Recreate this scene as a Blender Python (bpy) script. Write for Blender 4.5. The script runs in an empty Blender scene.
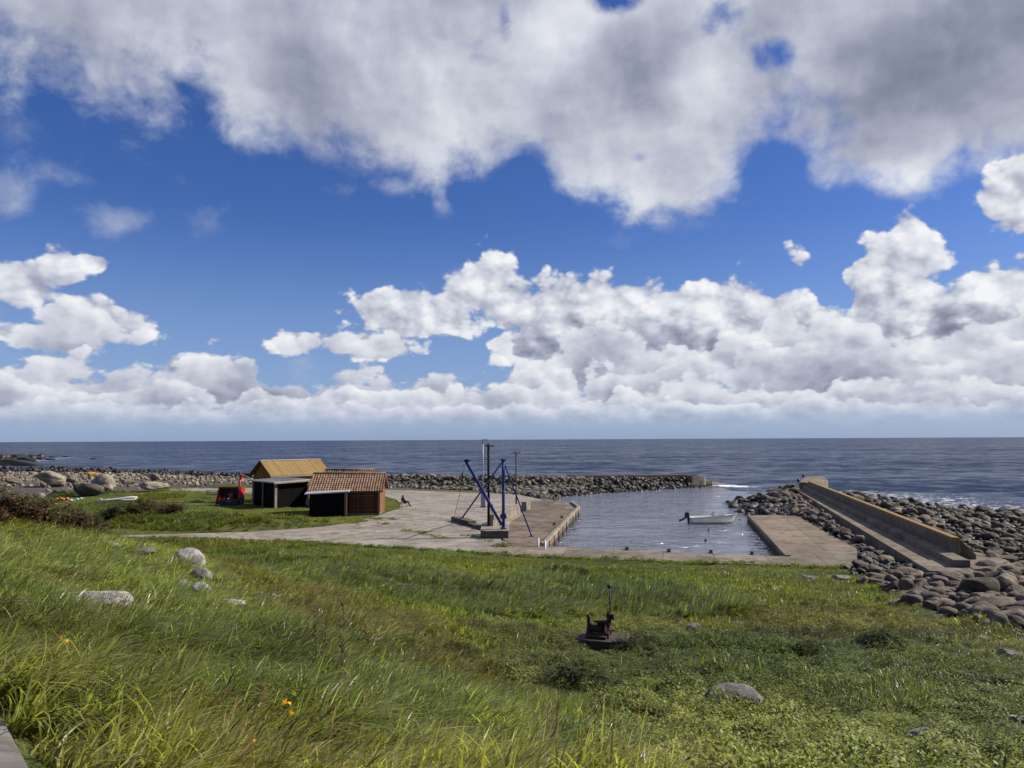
import bpy, bmesh, math, random
import numpy as np
from mathutils import Vector, Matrix
from mathutils.geometry import tessellate_polygon

rnd = random.Random(7)
rng = np.random.default_rng(7)
R = math.radians
scn = bpy.context.scene
col = scn.collection

# ---------------------------------------------------------------- camera
CAM = np.array([0.0, 0.0, 8.2]); FPX = 770.0; PITCH = R(4.12); ROLL = R(0.28)
cam = bpy.data.objects.new('camera', bpy.data.cameras.new('camera'))
col.objects.link(cam)
cam.data.sensor_width = 36.0
cam.data.lens = FPX / 1024 * 36.0
cam.data.clip_start = 0.05
cam.data.clip_end = 60000
fwd = Vector((0, math.cos(PITCH), math.sin(PITCH)))
right = Vector((1, 0, 0))
up = right.cross(fwd)
rr = right * math.cos(ROLL) - up * math.sin(ROLL)
uu = up * math.cos(ROLL) + right * math.sin(ROLL)
M = Matrix((rr, uu, -fwd)).transposed().to_4x4()
M.translation = Vector(CAM)
cam.matrix_world = M
scn.camera = cam
_f, _r, _u = np.array(fwd), np.array(rr), np.array(uu)

def ray(px, py):
    return _f + _r * (px - 512) / FPX - _u * (py - 384) / FPX

def G(px, py, z=0.7):                      # point of the horizontal plane z seen at a pixel
    d = ray(px, py); t = (z - CAM[2]) / d[2]
    return CAM + d * t

def P(px, py, Y):                          # point at depth Y (metres ahead) seen at a pixel
    d = ray(px, py)
    return CAM + d * (Y / d[1])

def project(x, y, z):
    v = np.stack([np.asarray(x) - CAM[0], np.asarray(y) - CAM[1], np.asarray(z) - CAM[2]], -1)
    w = v @ _f
    w = np.where(np.abs(w) < 1e-6, 1e-6, w)
    return 512 + FPX * (v @ _r) / w, 384 - FPX * (v @ _u) / w, w

# ---------------------------------------------------------------- light and exposure
SUN_EL, SUN_AZ = R(37), R(79)              # azimuth clockwise from the view direction (+Y)
sd = Vector((math.sin(SUN_AZ) * math.cos(SUN_EL), math.cos(SUN_AZ) * math.cos(SUN_EL), math.sin(SUN_EL)))
sun = bpy.data.objects.new('sun', bpy.data.lights.new('sun', 'SUN'))
sun.data.energy = 5.0
sun.data.angle = R(0.5)
sun.data.color = (1.0, 0.93, 0.82)
sun.rotation_euler = sd.to_track_quat('Z', 'Y').to_euler()
sun.location = (60, 30, 80)
col.objects.link(sun)
scn.view_settings.view_transform = 'Standard'
scn.view_settings.look = 'None'
scn.view_settings.exposure = 0.35
scn.view_settings.gamma = 1.0
scn.view_settings.use_curve_mapping = False
scn.cycles.max_bounces = 6
scn.cycles.diffuse_bounces = 2
scn.cycles.glossy_bounces = 3
scn.cycles.transmission_bounces = 3
scn.cycles.sample_clamp_indirect = 4.0

# ---------------------------------------------------------------- node helper
class NT:
    """Small expression helper: math on sockets makes nodes."""
    def __init__(self, tree): self.t = tree
    def node(self, kind, **kw):
        n = self.t.nodes.new(kind)
        for k, v in kw.items(): setattr(n, k, v)
        return n
    def put(self, sock, v):
        if isinstance(v, S): self.t.links.new(v.s, sock)
        elif isinstance(v, bpy.types.NodeSocket): self.t.links.new(v, sock)
        else:
            try: sock.default_value = v
            except Exception:
                sock.default_value = tuple(v) + (1.0,) if len(v) == 3 else v
    def m(self, op, *a, clamp=False):
        n = self.node('ShaderNodeMath', operation=op, use_clamp=clamp)
        for i, v in enumerate(a): self.put(n.inputs[i], v)
        return S(self, n.outputs[0])
    def vm(self, op, *a, out=0):
        n = self.node('ShaderNodeVectorMath', operation=op)
        for i, v in enumerate(a): self.put(n.inputs[i], v)
        return S(self, n.outputs[out])
    def xyz(self, x, y, z):
        n = self.node('ShaderNodeCombineXYZ')
        for i, v in enumerate((x, y, z)): self.put(n.inputs[i], v)
        return S(self, n.outputs[0])
    def sep(self, v):
        n = self.node('ShaderNodeSeparateXYZ'); self.put(n.inputs[0], v)
        return [S(self, o) for o in n.outputs]
    def noise(self, vec, scale, detail=4, rough=0.5, dist=0.0, out=0, dim='3D'):
        n = self.node('ShaderNodeTexNoise', noise_dimensions=dim)
        if vec is not None: self.put(n.inputs['Vector'], vec)
        self.put(n.inputs['Scale'], scale); self.put(n.inputs['Detail'], detail)
        self.put(n.inputs['Roughness'], rough); self.put(n.inputs['Distortion'], dist)
        return S(self, n.outputs[out])
    def voro(self, vec, scale, detail=0, rough=0.5, feature='F1', rand=1.0, smooth=0.5, out=0, dim='3D'):
        n = self.node('ShaderNodeTexVoronoi', feature=feature, voronoi_dimensions=dim)
        if vec is not None: self.put(n.inputs['Vector'], vec)
        self.put(n.inputs['Scale'], scale)
        if 'Detail' in n.inputs: self.put(n.inputs['Detail'], detail); self.put(n.inputs['Roughness'], rough)
        if 'Smoothness' in n.inputs and feature == 'SMOOTH_F1': self.put(n.inputs['Smoothness'], smooth)
        self.put(n.inputs['Randomness'], rand)
        return S(self, n.outputs[out])
    def ss(self, x, a, b, o0=0.0, o1=1.0):
        n = self.node('ShaderNodeMapRange', interpolation_type='SMOOTHSTEP')
        for i, v in enumerate((x, a, b, o0, o1)): self.put(n.inputs[i], v)
        return S(self, n.outputs[0])
    def lin(self, x, a, b, o0=0.0, o1=1.0):
        n = self.node('ShaderNodeMapRange')
        for i, v in enumerate((x, a, b, o0, o1)): self.put(n.inputs[i], v)
        return S(self, n.outputs[0])
    def mixc(self, f, a, b, blend='MIX'):
        n = self.node('ShaderNodeMix', data_type='RGBA', blend_type=blend)
        self.put(n.inputs[0], f); self.put(n.inputs[6], a); self.put(n.inputs[7], b)
        return S(self, n.outputs[2])
    def curve(self, x, pts, lo, hi):
        """float curve through pts (x in 0..1, y in lo..hi)"""
        n = self.node('ShaderNodeFloatCurve')
        self.put(n.inputs[1], x)
        c = n.mapping.curves[0]
        pts = sorted(pts)
        q = [(p[0], (p[1] - lo) / (hi - lo)) for p in pts]
        while len(c.points) < len(q): c.points.new(0.5, 0.5)
        for p, (a, b) in zip(c.points, q): p.location = (a, b); p.handle_type = 'AUTO'
        n.mapping.update()
        return S(self, n.outputs[0]) * (hi - lo) + lo
class S:
    def __init__(self, nt, s): self.n, self.s = nt, s
    def __add__(self, o): return self.n.m('ADD', self, o)
    __radd__ = __add__
    def __sub__(self, o): return self.n.m('SUBTRACT', self, o)
    def __rsub__(self, o): return self.n.m('SUBTRACT', o, self)
    def __mul__(self, o): return self.n.m('MULTIPLY', self, o)
    __rmul__ = __mul__
    def __truediv__(self, o): return self.n.m('DIVIDE', self, o)
    def max(self, o): return self.n.m('MAXIMUM', self, o)
    def min(self, o): return self.n.m('MINIMUM', self, o)
    def pow(self, o): return self.n.m('POWER', self, o)
    def smax(self, o, k=0.05): return self.n.m('SMOOTH_MAX', self, o, k)
    def smin(self, o, k=0.05): return self.n.m('SMOOTH_MIN', self, o, k)
    def clamp(self): return self.n.m('ADD', self, 0.0, clamp=True)
def rgb(r, g, b):                          # sRGB 0..255 to linear
    f = lambda c: c / 12.92 if c <= 0.04045 else ((c + 0.055) / 1.055) ** 2.4
    return (f(r / 255), f(g / 255), f(b / 255), 1.0)

# ---------------------------------------------------------------- sky
def azel(px, py):
    d = ray(px, py); d = d / np.linalg.norm(d)
    return math.atan2(d[0], d[1]), math.asin(d[2])

def build_world():
    w = bpy.data.worlds.new('World'); scn.world = w; w.use_nodes = True
    t = w.node_tree; t.nodes.clear(); N = NT(t)
    out = N.node('ShaderNodeOutputWorld')
    sky = N.node('ShaderNodeTexSky', sky_type='NISHITA')
    sky.sun_disc = False
    sky.sun_elevation = SUN_EL; sky.sun_rotation = SUN_AZ
    sky.altitude = 0; sky.air_density = 1.0; sky.dust_density = 0.4; sky.ozone_density = 3.0
    hs = N.node('ShaderNodeHueSaturation')
    hs.inputs['Saturation'].default_value = 1.22
    hs.inputs['Value'].default_value = 1.0
    t.links.new(sky.outputs[0], hs.inputs['Color'])
    tc = N.node('ShaderNodeTexCoord')
    d = N.vm('NORMALIZE', S(N, tc.outputs['Generated']))
    x, y, z = N.sep(d)
    az = N.m('ARCTAN2', x, y)
    el = N.m('ARCSINE', z)
    A0, A1 = -0.80, 0.80
    ta = (az - A0) / (A1 - A0)
    def cv(pxs, lo=-0.1, hi=0.9):
        pts = []
        for a, b in pxs:
            u, v = azel(a, b); pts.append(((u - A0) / (A1 - A0), v))
        return N.curve(ta, pts, lo, hi)
    def blobs(lst):
        acc = None
        for px, py, rx, ry, amp in lst:
            u, v = azel(px, py)
            q = N.vm('MULTIPLY', N.vm('SUBTRACT', N.xyz(az, el, 0.0), (u, v, 0)), (FPX / rx * .93, FPX / ry * .93, 0))
            l = N.ss(N.vm('LENGTH', q, out=1), 1.0, 0.0) * amp
            acc = l if acc is None else acc + l
        return acc
    v = el + N.m('LOGARITHM', el.max(0.0) + 0.03, math.e) * 0.055
    # warped cloud coordinates
    p0 = N.xyz(az * 0.93, v, 0.0)
    wv = N.noise(p0, 7.0, 4, 0.6, out=1, dim='2D')
    p = N.vm('ADD', p0, N.vm('MULTIPLY', N.vm('SUBTRACT', wv, (0.5, 0.5, 0.5)), (0.075, 0.07, 0)))
    pb = N.vm('ADD', p0, N.vm('MULTIPLY', N.vm('SUBTRACT', wv, (0.5, 0.5, 0.5)), (0.022, 0.020, 0)))
    SO = (0.010, 0.011, 0.0)               # step towards the sun in cloud coordinates (right and up)
    def billow(q):
        b = N.voro(q, 16.0, 3.0, 0.55, 'SMOOTH_F1', 1.0, 0.22, dim='2D')
        return (0.45 - b)
    b0 = billow(pb); b1 = billow(N.vm('ADD', pb, SO))
    fine = N.noise(pb, 17.0, 8, 0.62, dim='2D') - 0.5
    f0 = b0 * 0.7 + fine * 0.75
    relief = (b0 - b1)
    big = N.noise(N.vm('ADD', p0, (3.1, 1.7, 0)), 7.0, 2, 0.5, dim='2D')
    wisp = N.noise(N.vm('ADD', p, (7.3, 2.2, 0.4)), 5.0, 7, 0.57, dim='2D')
    soft = N.noise(N.vm('ADD', p, (1.3, 5.2, 0.4)), 6.0, 4, 0.48, dim='2D') - 0.5
    # ---- high bank of cloud overhead: its ragged lower edge
    e1 = cv([(-60, 75), (0, 76), (60, 78), (110, 98), (150, 108), (200, 118), (250, 140), (300, 150), (345, 165), (400, 176), (428, 196), (440, 212), (452, 196), (490, 172),
             (530, 168), (556, 196), (600, 208), (650, 212), (700, 210), (728, 192), (748, 168), (790, 160), (830, 178), (880, 190), (930, 184), (980, 172), (1030, 168), (1100, 160)])
    holes = blobs([(620, -2, 70, 26, .9), (722, 22, 55, 46, 0.8), (772, 52, 50, 26, .8), (640, 156, 22, 12, .35), (775, 165, 36, 32, .55), (505, 20, 14, 30, .35), (525, 172, 20, 16, .35), (655, 170, 70, 50, -.45), (590, 175, 50, 40, -.3)])
    up_d = ((el - e1) * 9.0).min(1.0) + (wisp - 0.5) * 1.9 + f0 * 0.22 + fine * .55 - holes * 1.15
    a_up = N.ss(up_d, -0.16, 0.55)
    lightmap = blobs([(230, 60, 120, 90, .16), (300, 70, 90, 80, -.32), (335, 110, 90, 60, -.14), (480, 70, 90, 110, .42), (440, 150, 60, 50, .2), (555, 30, 60, 45, .55), (620, 195, 110, 42, .42), (700, 80, 50, 40, .55),
                      (805, 72, 40, 40, .45), (850, 80, 40, 22, .3), (890, 182, 70, 24, .45), (640, 75, 90, 60, -.28), (740, 120, 70, 50, -.15), (900, 90, 150, 95, -.42), (980, 60, 130, 90, -.2), (60, 20, 120, 60, -.14),
                      (640, 140, 80, 40, .12), (150, 60, 60, 60, .05)])
    thick = N.ss(up_d, 0.2, 1.6)
    b_up = 0.57 - thick * 0.13 + lightmap * 0.55 + (wisp - 0.5) * 0.35 + soft * 0.7 + relief * 0.12
    # ---- row of cumulus: upper outline, and the flat grey bases
    e2 = cv([(-80, 360), (0, 352), (40, 346), (80, 350), (150, 356), (188, 343), (230, 340), (262, 364), (300, 374), (328, 374), (345, 366), (380, 362), (400, 375), (432, 367), (470, 371), (506, 366),
             (522, 300), (532, 272), (560, 259), (580, 265), (602, 258), (640, 262), (670, 275), (700, 272), (735, 264), (762, 276), (785, 281), (810, 284), (826, 296), (842, 304), (851, 296), (857, 268),
             (876, 262), (896, 256), (911, 254), (925, 258), (932, 264), (946, 266), (962, 265), (985, 247), (1010, 238), (1030, 235), (1100, 240)])
    edge2 = (e2 - el) * 26.0
    def sep_cloud(lst, k=1.5):
        acc = None
        for px, py, rx, ry in lst:
            u, w_ = azel(px, py)
            q = N.vm('MULTIPLY', N.vm('SUBTRACT', N.xyz(az, el, 0.0), (u, w_, 0)), (FPX / rx * .93, FPX / ry * .93, 0))
            l = (1.0 - N.vm('LENGTH', q, out=1)) * k
            acc = l if acc is None else acc.smax(l, 0.15)
        return acc
    puffs = sep_cloud([(480, 290, 58, 46), (515, 305, 40, 34), (405, 312, 72, 36), (372, 345, 60, 18), (440, 315, 60, 28), (295, 342, 30, 17), (95, 322, 66, 30), (40, 336, 60, 15), (12, 284, 50, 26),
                       (62, 268, 24, 20), (90, 262, 22, 12), (514, 350, 30, 24), (1012, 200, 36, 34), (1030, 190, 40, 40), (906, 229, 24, 24), (889, 250, 32, 28), (914, 256, 38, 34), (868, 274, 26, 24)])
    wsp = sep_cloud([(790, 247, 17, 19), (799, 262, 13, 20)], 0.55)
    thin = blobs([(115, 225, 50, 24, .62), (40, 170, 55, 18, .3), (395, 185, 26, 18, .55), (10, 195, 40, 26, .62), (210, 225, 60, 26, .40), (340, 190, 30, 14, .4), (440, 205, 20, 22, .62), (600, 240, 60, 16, .2), (700, 225, 60, 22, .3)])
    lo_d = edge2.min(1.1).smax(puffs, 0.25).max(wsp) + f0 * 1.25
    a_lo = N.ss(lo_d, -0.03, 0.26)
    a_thin = N.ss(thin + (wisp - 0.60) * 1.6 + fine * .8, 0.0, 0.9) * 0.75
    # grey undersides: shadowed pockets in the row
    shade = blobs([(560, 338, 110, 26, .38), (640, 345, 110, 28, .36), (760, 358, 120, 26, .42), (975, 325, 60, 24, .55), (880, 335, 80, 20, .15), (60, 348, 90, 12, .28), (100, 380, 160, 30, .2), (420, 352, 60, 14, .15), (495, 330, 50, 10, .22), (250, 395, 220, 24, .16), (620, 382, 200, 16, .16), (900, 372, 140, 14, .2), (60, 300, 30, 16, .12)])
    tops = blobs([(480, 270, 80, 40, .12), (600, 290, 130, 40, .10), (905, 240, 60, 60, .2), (990, 280, 80, 50, .12), (720, 300, 90, 40, .08)])
    b_lo = 0.77 - N.ss(el, 0.15, 0.035) * 0.13 + relief * 0.46 + tops * .6 - shade * 0.62 + (big - .5) * 0.30 + fine * 0.30 + b0 * 0.22
    # nearer rows of cumulus in front of the bank: each is bright along its top and greyer towards its flat base
    for k, (yy, am, fq, fr_, dk, jag) in enumerate(((322, 46, 7.0, .080, .40, .052), (352, 34, 9.0, .060, .42, .040), (380, 20, 13.0, .042, .36, .028), (400, 10, 21.0, .026, .30, .016))):
        e_k = azel(512, yy)[1]
        tn = N.noise(N.xyz(az * fq, 3.7 * k + 1.0, 0.0), 1.0, 3, .55, dim='2D') - 0.5
        dk_ = tn * (am * 2.6 / FPX) + e_k - el + f0 * jag
        mk = N.ss(dk_, 0.0, .010 - k * .0018)
        bk = 0.85 - k * .025 - N.ss(dk_, 0.0, fr_) * dk + relief * 0.34 + fine * .24 + (big - .5) * .25 - shade * .30
        b_lo = b_lo * (1.0 - mk) + bk * mk
    ramp = N.node('ShaderNodeValToRGB')
    cr = ramp.color_ramp
    cr.elements[0].position = 0.0; cr.elements[0].color = rgb(116, 121, 142)
    cr.elements[1].position = 1.0; cr.elements[1].color = rgb(247, 248, 251)
    for pos, c in ((0.25, rgb(145, 151, 171)), (0.5, rgb(182, 187, 204)), (0.75, rgb(218, 222, 232))):
        e = cr.elements.new(pos); e.color = c
    wl = a_lo
    bright = b_up * (1.0 - wl) + b_lo * wl
    t.links.new(bright.clamp().s, ramp.inputs[0])
    ccol = S(N, ramp.outputs[0])
    # cloud veil thins out and pales towards the horizon
    hz = N.ss(el, 0.055, 0.008)
    ccol = N.mixc(hz * 0.7, ccol, rgb(172, 190, 220))
    alpha = (a_up.max(a_lo).max(a_thin)) * N.ss(el, 0.012, 0.034, 0.45, 1.0) * N.ss(el, 0.0, 0.03)
    # generic broken cloud behind and beside the camera
    side = N.ss(N.m('ABSOLUTE', az), 0.80, 0.95)
    gen = N.ss(N.noise(d, 2.6, 8, 0.58), 0.47, 0.62) * N.ss(el, 0.0, 0.1)
    alpha = alpha * (1.0 - side) + gen * side * 0.45
    bg1 = N.node('ShaderNodeBackground'); bg2 = N.node('ShaderNodeBackground')
    low = N.ss(el, 0.30, 0.0) * 0.62
    skc = N.mixc(low, N.mixc(1.0, S(N, hs.outputs[0]), (0.95, 0.98, 1.45, 1), 'MULTIPLY'), (4.1, 6.2, 10.2, 1))
    N.put(bg1.inputs[0], skc); bg1.inputs[1].default_value = SKY_STR
    N.put(bg2.inputs[0], ccol); bg2.inputs[1].default_value = 0.76
    mx = N.node('ShaderNodeMixShader')
    N.put(mx.inputs[0], alpha.clamp())
    t.links.new(bg1.outputs[0], mx.inputs[1]); t.links.new(bg2.outputs[0], mx.inputs[2])
    t.links.new(mx.outputs[0], out.inputs[0])
    w.cycles.sampling_method = 'MANUAL'; w.cycles.sample_map_resolution = 512
SKY_STR = 0.054
build_world()

# ---------------------------------------------------------------- materials
def new_mat(name):
    m = bpy.data.materials.new(name); m.use_nodes = True
    t = m.node_tree; N = NT(t)
    b = t.nodes['Principled BSDF']
    return m, N, b, t.nodes['Material Output']

def wpos(N):
    return S(N, N.node('ShaderNodeNewGeometry').outputs['Position'])
def opos(N):
    return S(N, N.node('ShaderNodeTexCoord').outputs['Object'])

def bump(N, b, h, strength=0.5, dist=0.05):
    n = N.node('ShaderNodeBump')
    n.inputs['Strength'].default_value = strength; n.inputs['Distance'].default_value = dist
    N.put(n.inputs['Height'], h); N.put(b.inputs['Normal'], S(N, n.outputs[0]))

def mottled(name, c1, c2, scale=2.0, rough=0.85, bump_d=0.02, c3=None, s3=0.5, fine=30.0, world=False, metallic=0.0, spec=0.3):
    m, N, b, o = new_mat(name)
    p = wpos(N) if world else opos(N)
    f = N.ss(N.noise(p, scale, 6, 0.65), 0.32, 0.68)
    c = N.mixc(f, c1, c2)
    if c3: c = N.mixc(N.ss(N.noise(p, s3, 5, 0.6), 0.52, 0.66) * 0.8, c, c3)
    fn = N.noise(p, fine, 4, 0.7)
    c = N.mixc(1.0, c, N.mixc(fn, (0.75, 0.75, 0.75), (1.25, 1.25, 1.25)), 'MULTIPLY')
    N.put(b.inputs['Base Color'], c)
    b.inputs['Roughness'].default_value = rough; b.inputs['Metallic'].default_value = metallic
    b.inputs['Specular IOR Level'].default_value = spec
    bump(N, b, fn + f * 0.5, 0.6, bump_d)
    return m

def boards(name, c1, c2, width=0.14, axis=0, rough=0.8):
    """timber boarding: grooves across one local axis and weathering along the boards"""
    m, N, b, o = new_mat(name)
    p = opos(N); q = N.sep(p)
    u = q[axis] / width
    k = N.m('FLOOR', u)
    fr = N.m('FRACT', u)
    groove = N.ss(N.m('ABSOLUTE', fr - 0.5), 0.40, 0.5)
    wn = N.node('ShaderNodeTexWhiteNoise', noise_dimensions='1D'); N.put(wn.inputs['W'], k)
    w = S(N, wn.outputs[0])
    sc = [14, 14, 14]; sc[2] = 1.2
    g = N.noise(N.vm('MULTIPLY', p, tuple(sc)), 1.0, 5, 0.6)
    c = N.mixc(N.ss(w * 0.6 + g * 0.6, 0.3, 0.9), c1, c2)
    c = N.mixc(groove * 0.75, c, (0.01, 0.008, 0.007))
    N.put(b.inputs['Base Color'], c); b.inputs['Roughness'].default_value = rough
    b.inputs['Specular IOR Level'].default_value = 0.08
    bump(N, b, g * 0.3 - groove, 0.7, 0.02)
    return m

def paint(name, c, rough=0.5, metallic=0.0, wear=None):
    m, N, b, o = new_mat(name)
    p = opos(N)
    f = N.noise(p, 6.0, 5, 0.6)
    cc = N.mixc(1.0, c, N.mixc(f, (0.8, 0.8, 0.8), (1.15, 1.15, 1.15)), 'MULTIPLY')
    if wear: cc = N.mixc(N.ss(N.noise(p, 3.5, 7, 0.7), 0.56, 0.66), cc, wear)
    N.put(b.inputs['Base Color'], cc)
    N.put(b.inputs['Roughness'], f * 0.3 + (rough - .15)); b.inputs['Metallic'].default_value = metallic
    return m

def concrete_mat(name, c1, c2, wet=0.0, algae=True, line=0.35, joints=None):
    m, N, b, o = new_mat(name)
    p = wpos(N); z = N.sep(p)[2]
    f = N.ss(N.noise(p, 0.35, 7, 0.65), 0.35, 0.65)
    c = N.mixc(f, c1, c2)
    big = N.ss(N.noise(p, 0.9, 5, 0.7), 0.50, 0.62)
    c = N.mixc(big * 0.68, c, (c1[0] * 0.52, c1[1] * 0.50, c1[2] * 0.46))
    vor = N.voro(p, 0.28, 0, 0.5, 'DISTANCE_TO_EDGE')
    c = N.mixc(N.ss(vor, 0.025, 0.006) * 0.22, c, (0.05, 0.045, 0.035))
    if joints:
        ax, sz_ = joints; px_, py_, pz_ = N.sep(N.vm('ADD', p, N.vm('MULTIPLY', N.vm('SUBTRACT', N.noise(p, .6, 3, .6, out=1), (.5, .5, .5)), (.25, .25, 0))))
        u_ = (px_ * math.cos(ax) + py_ * math.sin(ax)) / sz_; v_ = (py_ * math.cos(ax) - px_ * math.sin(ax)) / (sz_ * 1.4)
        ju = N.m('ABSOLUTE', N.m('FRACT', u_) - .5); jv = N.m('ABSOLUTE', N.m('FRACT', v_) - .5)
        jn = N.ss(ju.max(jv), .484, .494)
        wn_ = N.node('ShaderNodeTexWhiteNoise', noise_dimensions='2D'); N.put(wn_.inputs['Vector'], N.xyz(N.m('FLOOR', u_), N.m('FLOOR', v_), 0.0))
        c = N.mixc(1.0, c, N.mixc(S(N, wn_.outputs[0]), (.80, .79, .77), (1.18, 1.17, 1.15)), 'MULTIPLY')
        c = N.mixc(jn * .6, c, (0.035, 0.032, 0.022))
    rs = N.ss(N.noise(p, .8, 6, .7), .62, .70)
    c = N.mixc(rs * .35, c, (0.11, 0.062, 0.032))
    fn = N.noise(p, 22.0, 4, 0.7)
    c = N.mixc(1.0, c, N.mixc(fn, (0.72, 0.72, 0.72), (1.28, 1.28, 1.28)), 'MULTIPLY')
    if algae:
        al = N.ss(z + (N.noise(p, 1.6, 4, 0.6) - 0.5) * 0.35, line + 0.15, line - 0.05)
        c = N.mixc(al * 0.9, c, (0.018, 0.017, 0.012))
    N.put(b.inputs['Base Color'], c)
    if wet:
        pud = N.ss(N.noise(p, 0.45, 4, 0.55), 0.58, 0.64) * wet
        N.put(b.inputs['Roughness'], 0.85 - pud * 0.7)
    else: b.inputs['Roughness'].default_value = 0.88
    b.inputs['Specular IOR Level'].default_value = 0.3
    bump(N, b, fn * 0.5 + f, 0.5, 0.02)
    return m

def stone_mat(name, cols, wet_z=0.55, lichen=0.5, seed=0.0, tex=1.0):
    """boulder stone; every boulder picks its own tone, and the ones standing in the tide are dark with weed"""
    m, N, b, o = new_mat(name)
    oi = N.node('ShaderNodeObjectInfo')
    r = S(N, oi.outputs['Random'])
    rp = N.node('ShaderNodeValToRGB'); cr = rp.color_ramp
    n = len(cols)
    cr.elements[0].position = 0.0; cr.elements[0].color = (*cols[0], 1)
    cr.elements[1].position = 1.0; cr.elements[1].color = (*cols[-1], 1)
    for i in range(1, n - 1):
        e = cr.elements.new(i / (n - 1)); e.color = (*cols[i], 1)
    N.put(rp.inputs[0], r)
    p = wpos(N); z = N.sep(p)[2]
    q = N.vm('ADD', p, (seed, seed, 0))
    c = S(N, rp.outputs[0])
    n1 = N.noise(q, 2.2 * tex, 7, 0.68)
    c = N.mixc(1.0, c, N.mixc(N.ss(n1, 0.3, 0.7), (0.5, 0.49, 0.48), (1.35, 1.33, 1.28)), 'MULTIPLY')
    sp = N.noise(q, 26.0 * tex, 3, 0.7)
    c = N.mixc(1.0, c, N.mixc(N.ss(sp, .3, .7), (0.72, 0.72, 0.72), (1.25, 1.25, 1.25)), 'MULTIPLY')
    li = N.ss(N.noise(q, 3.6 * tex, 6, 0.7), 0.57, 0.64) * lichen
    c = N.mixc(li, c, (0.075, 0.07, 0.05))
    li2 = N.ss(N.noise(N.vm('ADD', q, (9.0, 3.0, 1.0)), 5.0 * tex, 6, 0.7), 0.61, 0.66) * lichen
    c = N.mixc(li2 * .8, c, (0.34, 0.33, 0.27))
    wet = N.ss(z + (N.noise(p, 0.9, 4, 0.6) - 0.5) * 0.5, wet_z + 0.15, wet_z - 0.2)
    c = N.mixc(wet * 0.88, c, (0.016, 0.015, 0.013))
    N.put(b.inputs['Base Color'], c)
    N.put(b.inputs['Roughness'], 0.85 - wet * 0.45)
    b.inputs['Specular IOR Level'].default_value = 0.3
    bump(N, b, n1 + sp * 0.25, 1.0, 0.10)
    return m

M = {}
M['gravel'] = concrete_mat('gravel_surface', (0.215, 0.185, 0.145), (0.32, 0.285, 0.235), wet=0.8, algae=False)
M['asphalt'] = mottled('pale_asphalt', (0.10, 0.09, 0.08), (0.19, 0.175, 0.16), 1.5, 0.85, 0.01, world=True)
M['apron'] = concrete_mat('apron_concrete', (0.15, 0.122, 0.09), (0.24, 0.205, 0.16), line=0.3, joints=(-.19, 3.2))
M['quay'] = concrete_mat('quay_concrete', (0.115, 0.085, 0.062), (0.20, 0.155, 0.115), wet=0.9, line=0.35, joints=(-.25, 2.6))
M['slip'] = concrete_mat('slip_concrete', (0.15, 0.115, 0.082), (0.22, 0.175, 0.13), line=0.45, joints=(-.22, 3.0))
M['wall'] = concrete_mat('wall_concrete', (0.20, 0.17, 0.125), (0.30, 0.26, 0.20), algae=False)
M['seawall'] = concrete_mat('sea_wall_concrete', (0.135, 0.108, 0.075), (0.225, 0.185, 0.135), algae=False)
M['darkwall'] = concrete_mat('old_concrete', (0.075, 0.063, 0.048), (0.13, 0.11, 0.085), algae=False)
M['stone_beach'] = stone_mat('beach_stone', [(0.09, 0.077, 0.058), (0.155, 0.133, 0.10), (0.225, 0.19, 0.145), (0.31, 0.265, 0.20), (0.17, 0.15, 0.12)], wet_z=0.45, tex=0.5)
M['stone_dark'] = stone_mat('shore_stone', [(0.06, 0.048, 0.036), (0.11, 0.09, 0.066), (0.165, 0.135, 0.10), (0.12, 0.10, 0.077), (0.25, 0.205, 0.155)], wet_z=0.95, lichen=0.45)
M['stone_weed'] = stone_mat('weedy_stone', [(0.06, 0.055, 0.048), (0.10, 0.09, 0.075)], wet_z=2.6, lichen=0.3, tex=.8)
M['stone_mole'] = stone_mat('mole_stone', [(0.07, 0.063, 0.052), (0.115, 0.104, 0.08), (0.17, 0.15, 0.115), (0.22, 0.196, 0.15)], wet_z=0.8, lichen=0.5, tex=.7)
M['stone_pale'] = stone_mat('field_stone', [(0.38, 0.365, 0.34), (0.44, 0.42, 0.39)], wet_z=-5, lichen=0.7, tex=2.2)
M['stone_grey'] = stone_mat('field_stone_grey', [(0.19, 0.18, 0.165), (0.25, 0.235, 0.215)], wet_z=-5, lichen=0.6, tex=2.4)
M['stone_orange'] = stone_mat('lichen_stone', [(0.42, 0.24, 0.06), (0.46, 0.27, 0.08)], wet_z=-5, lichen=0.4)

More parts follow.
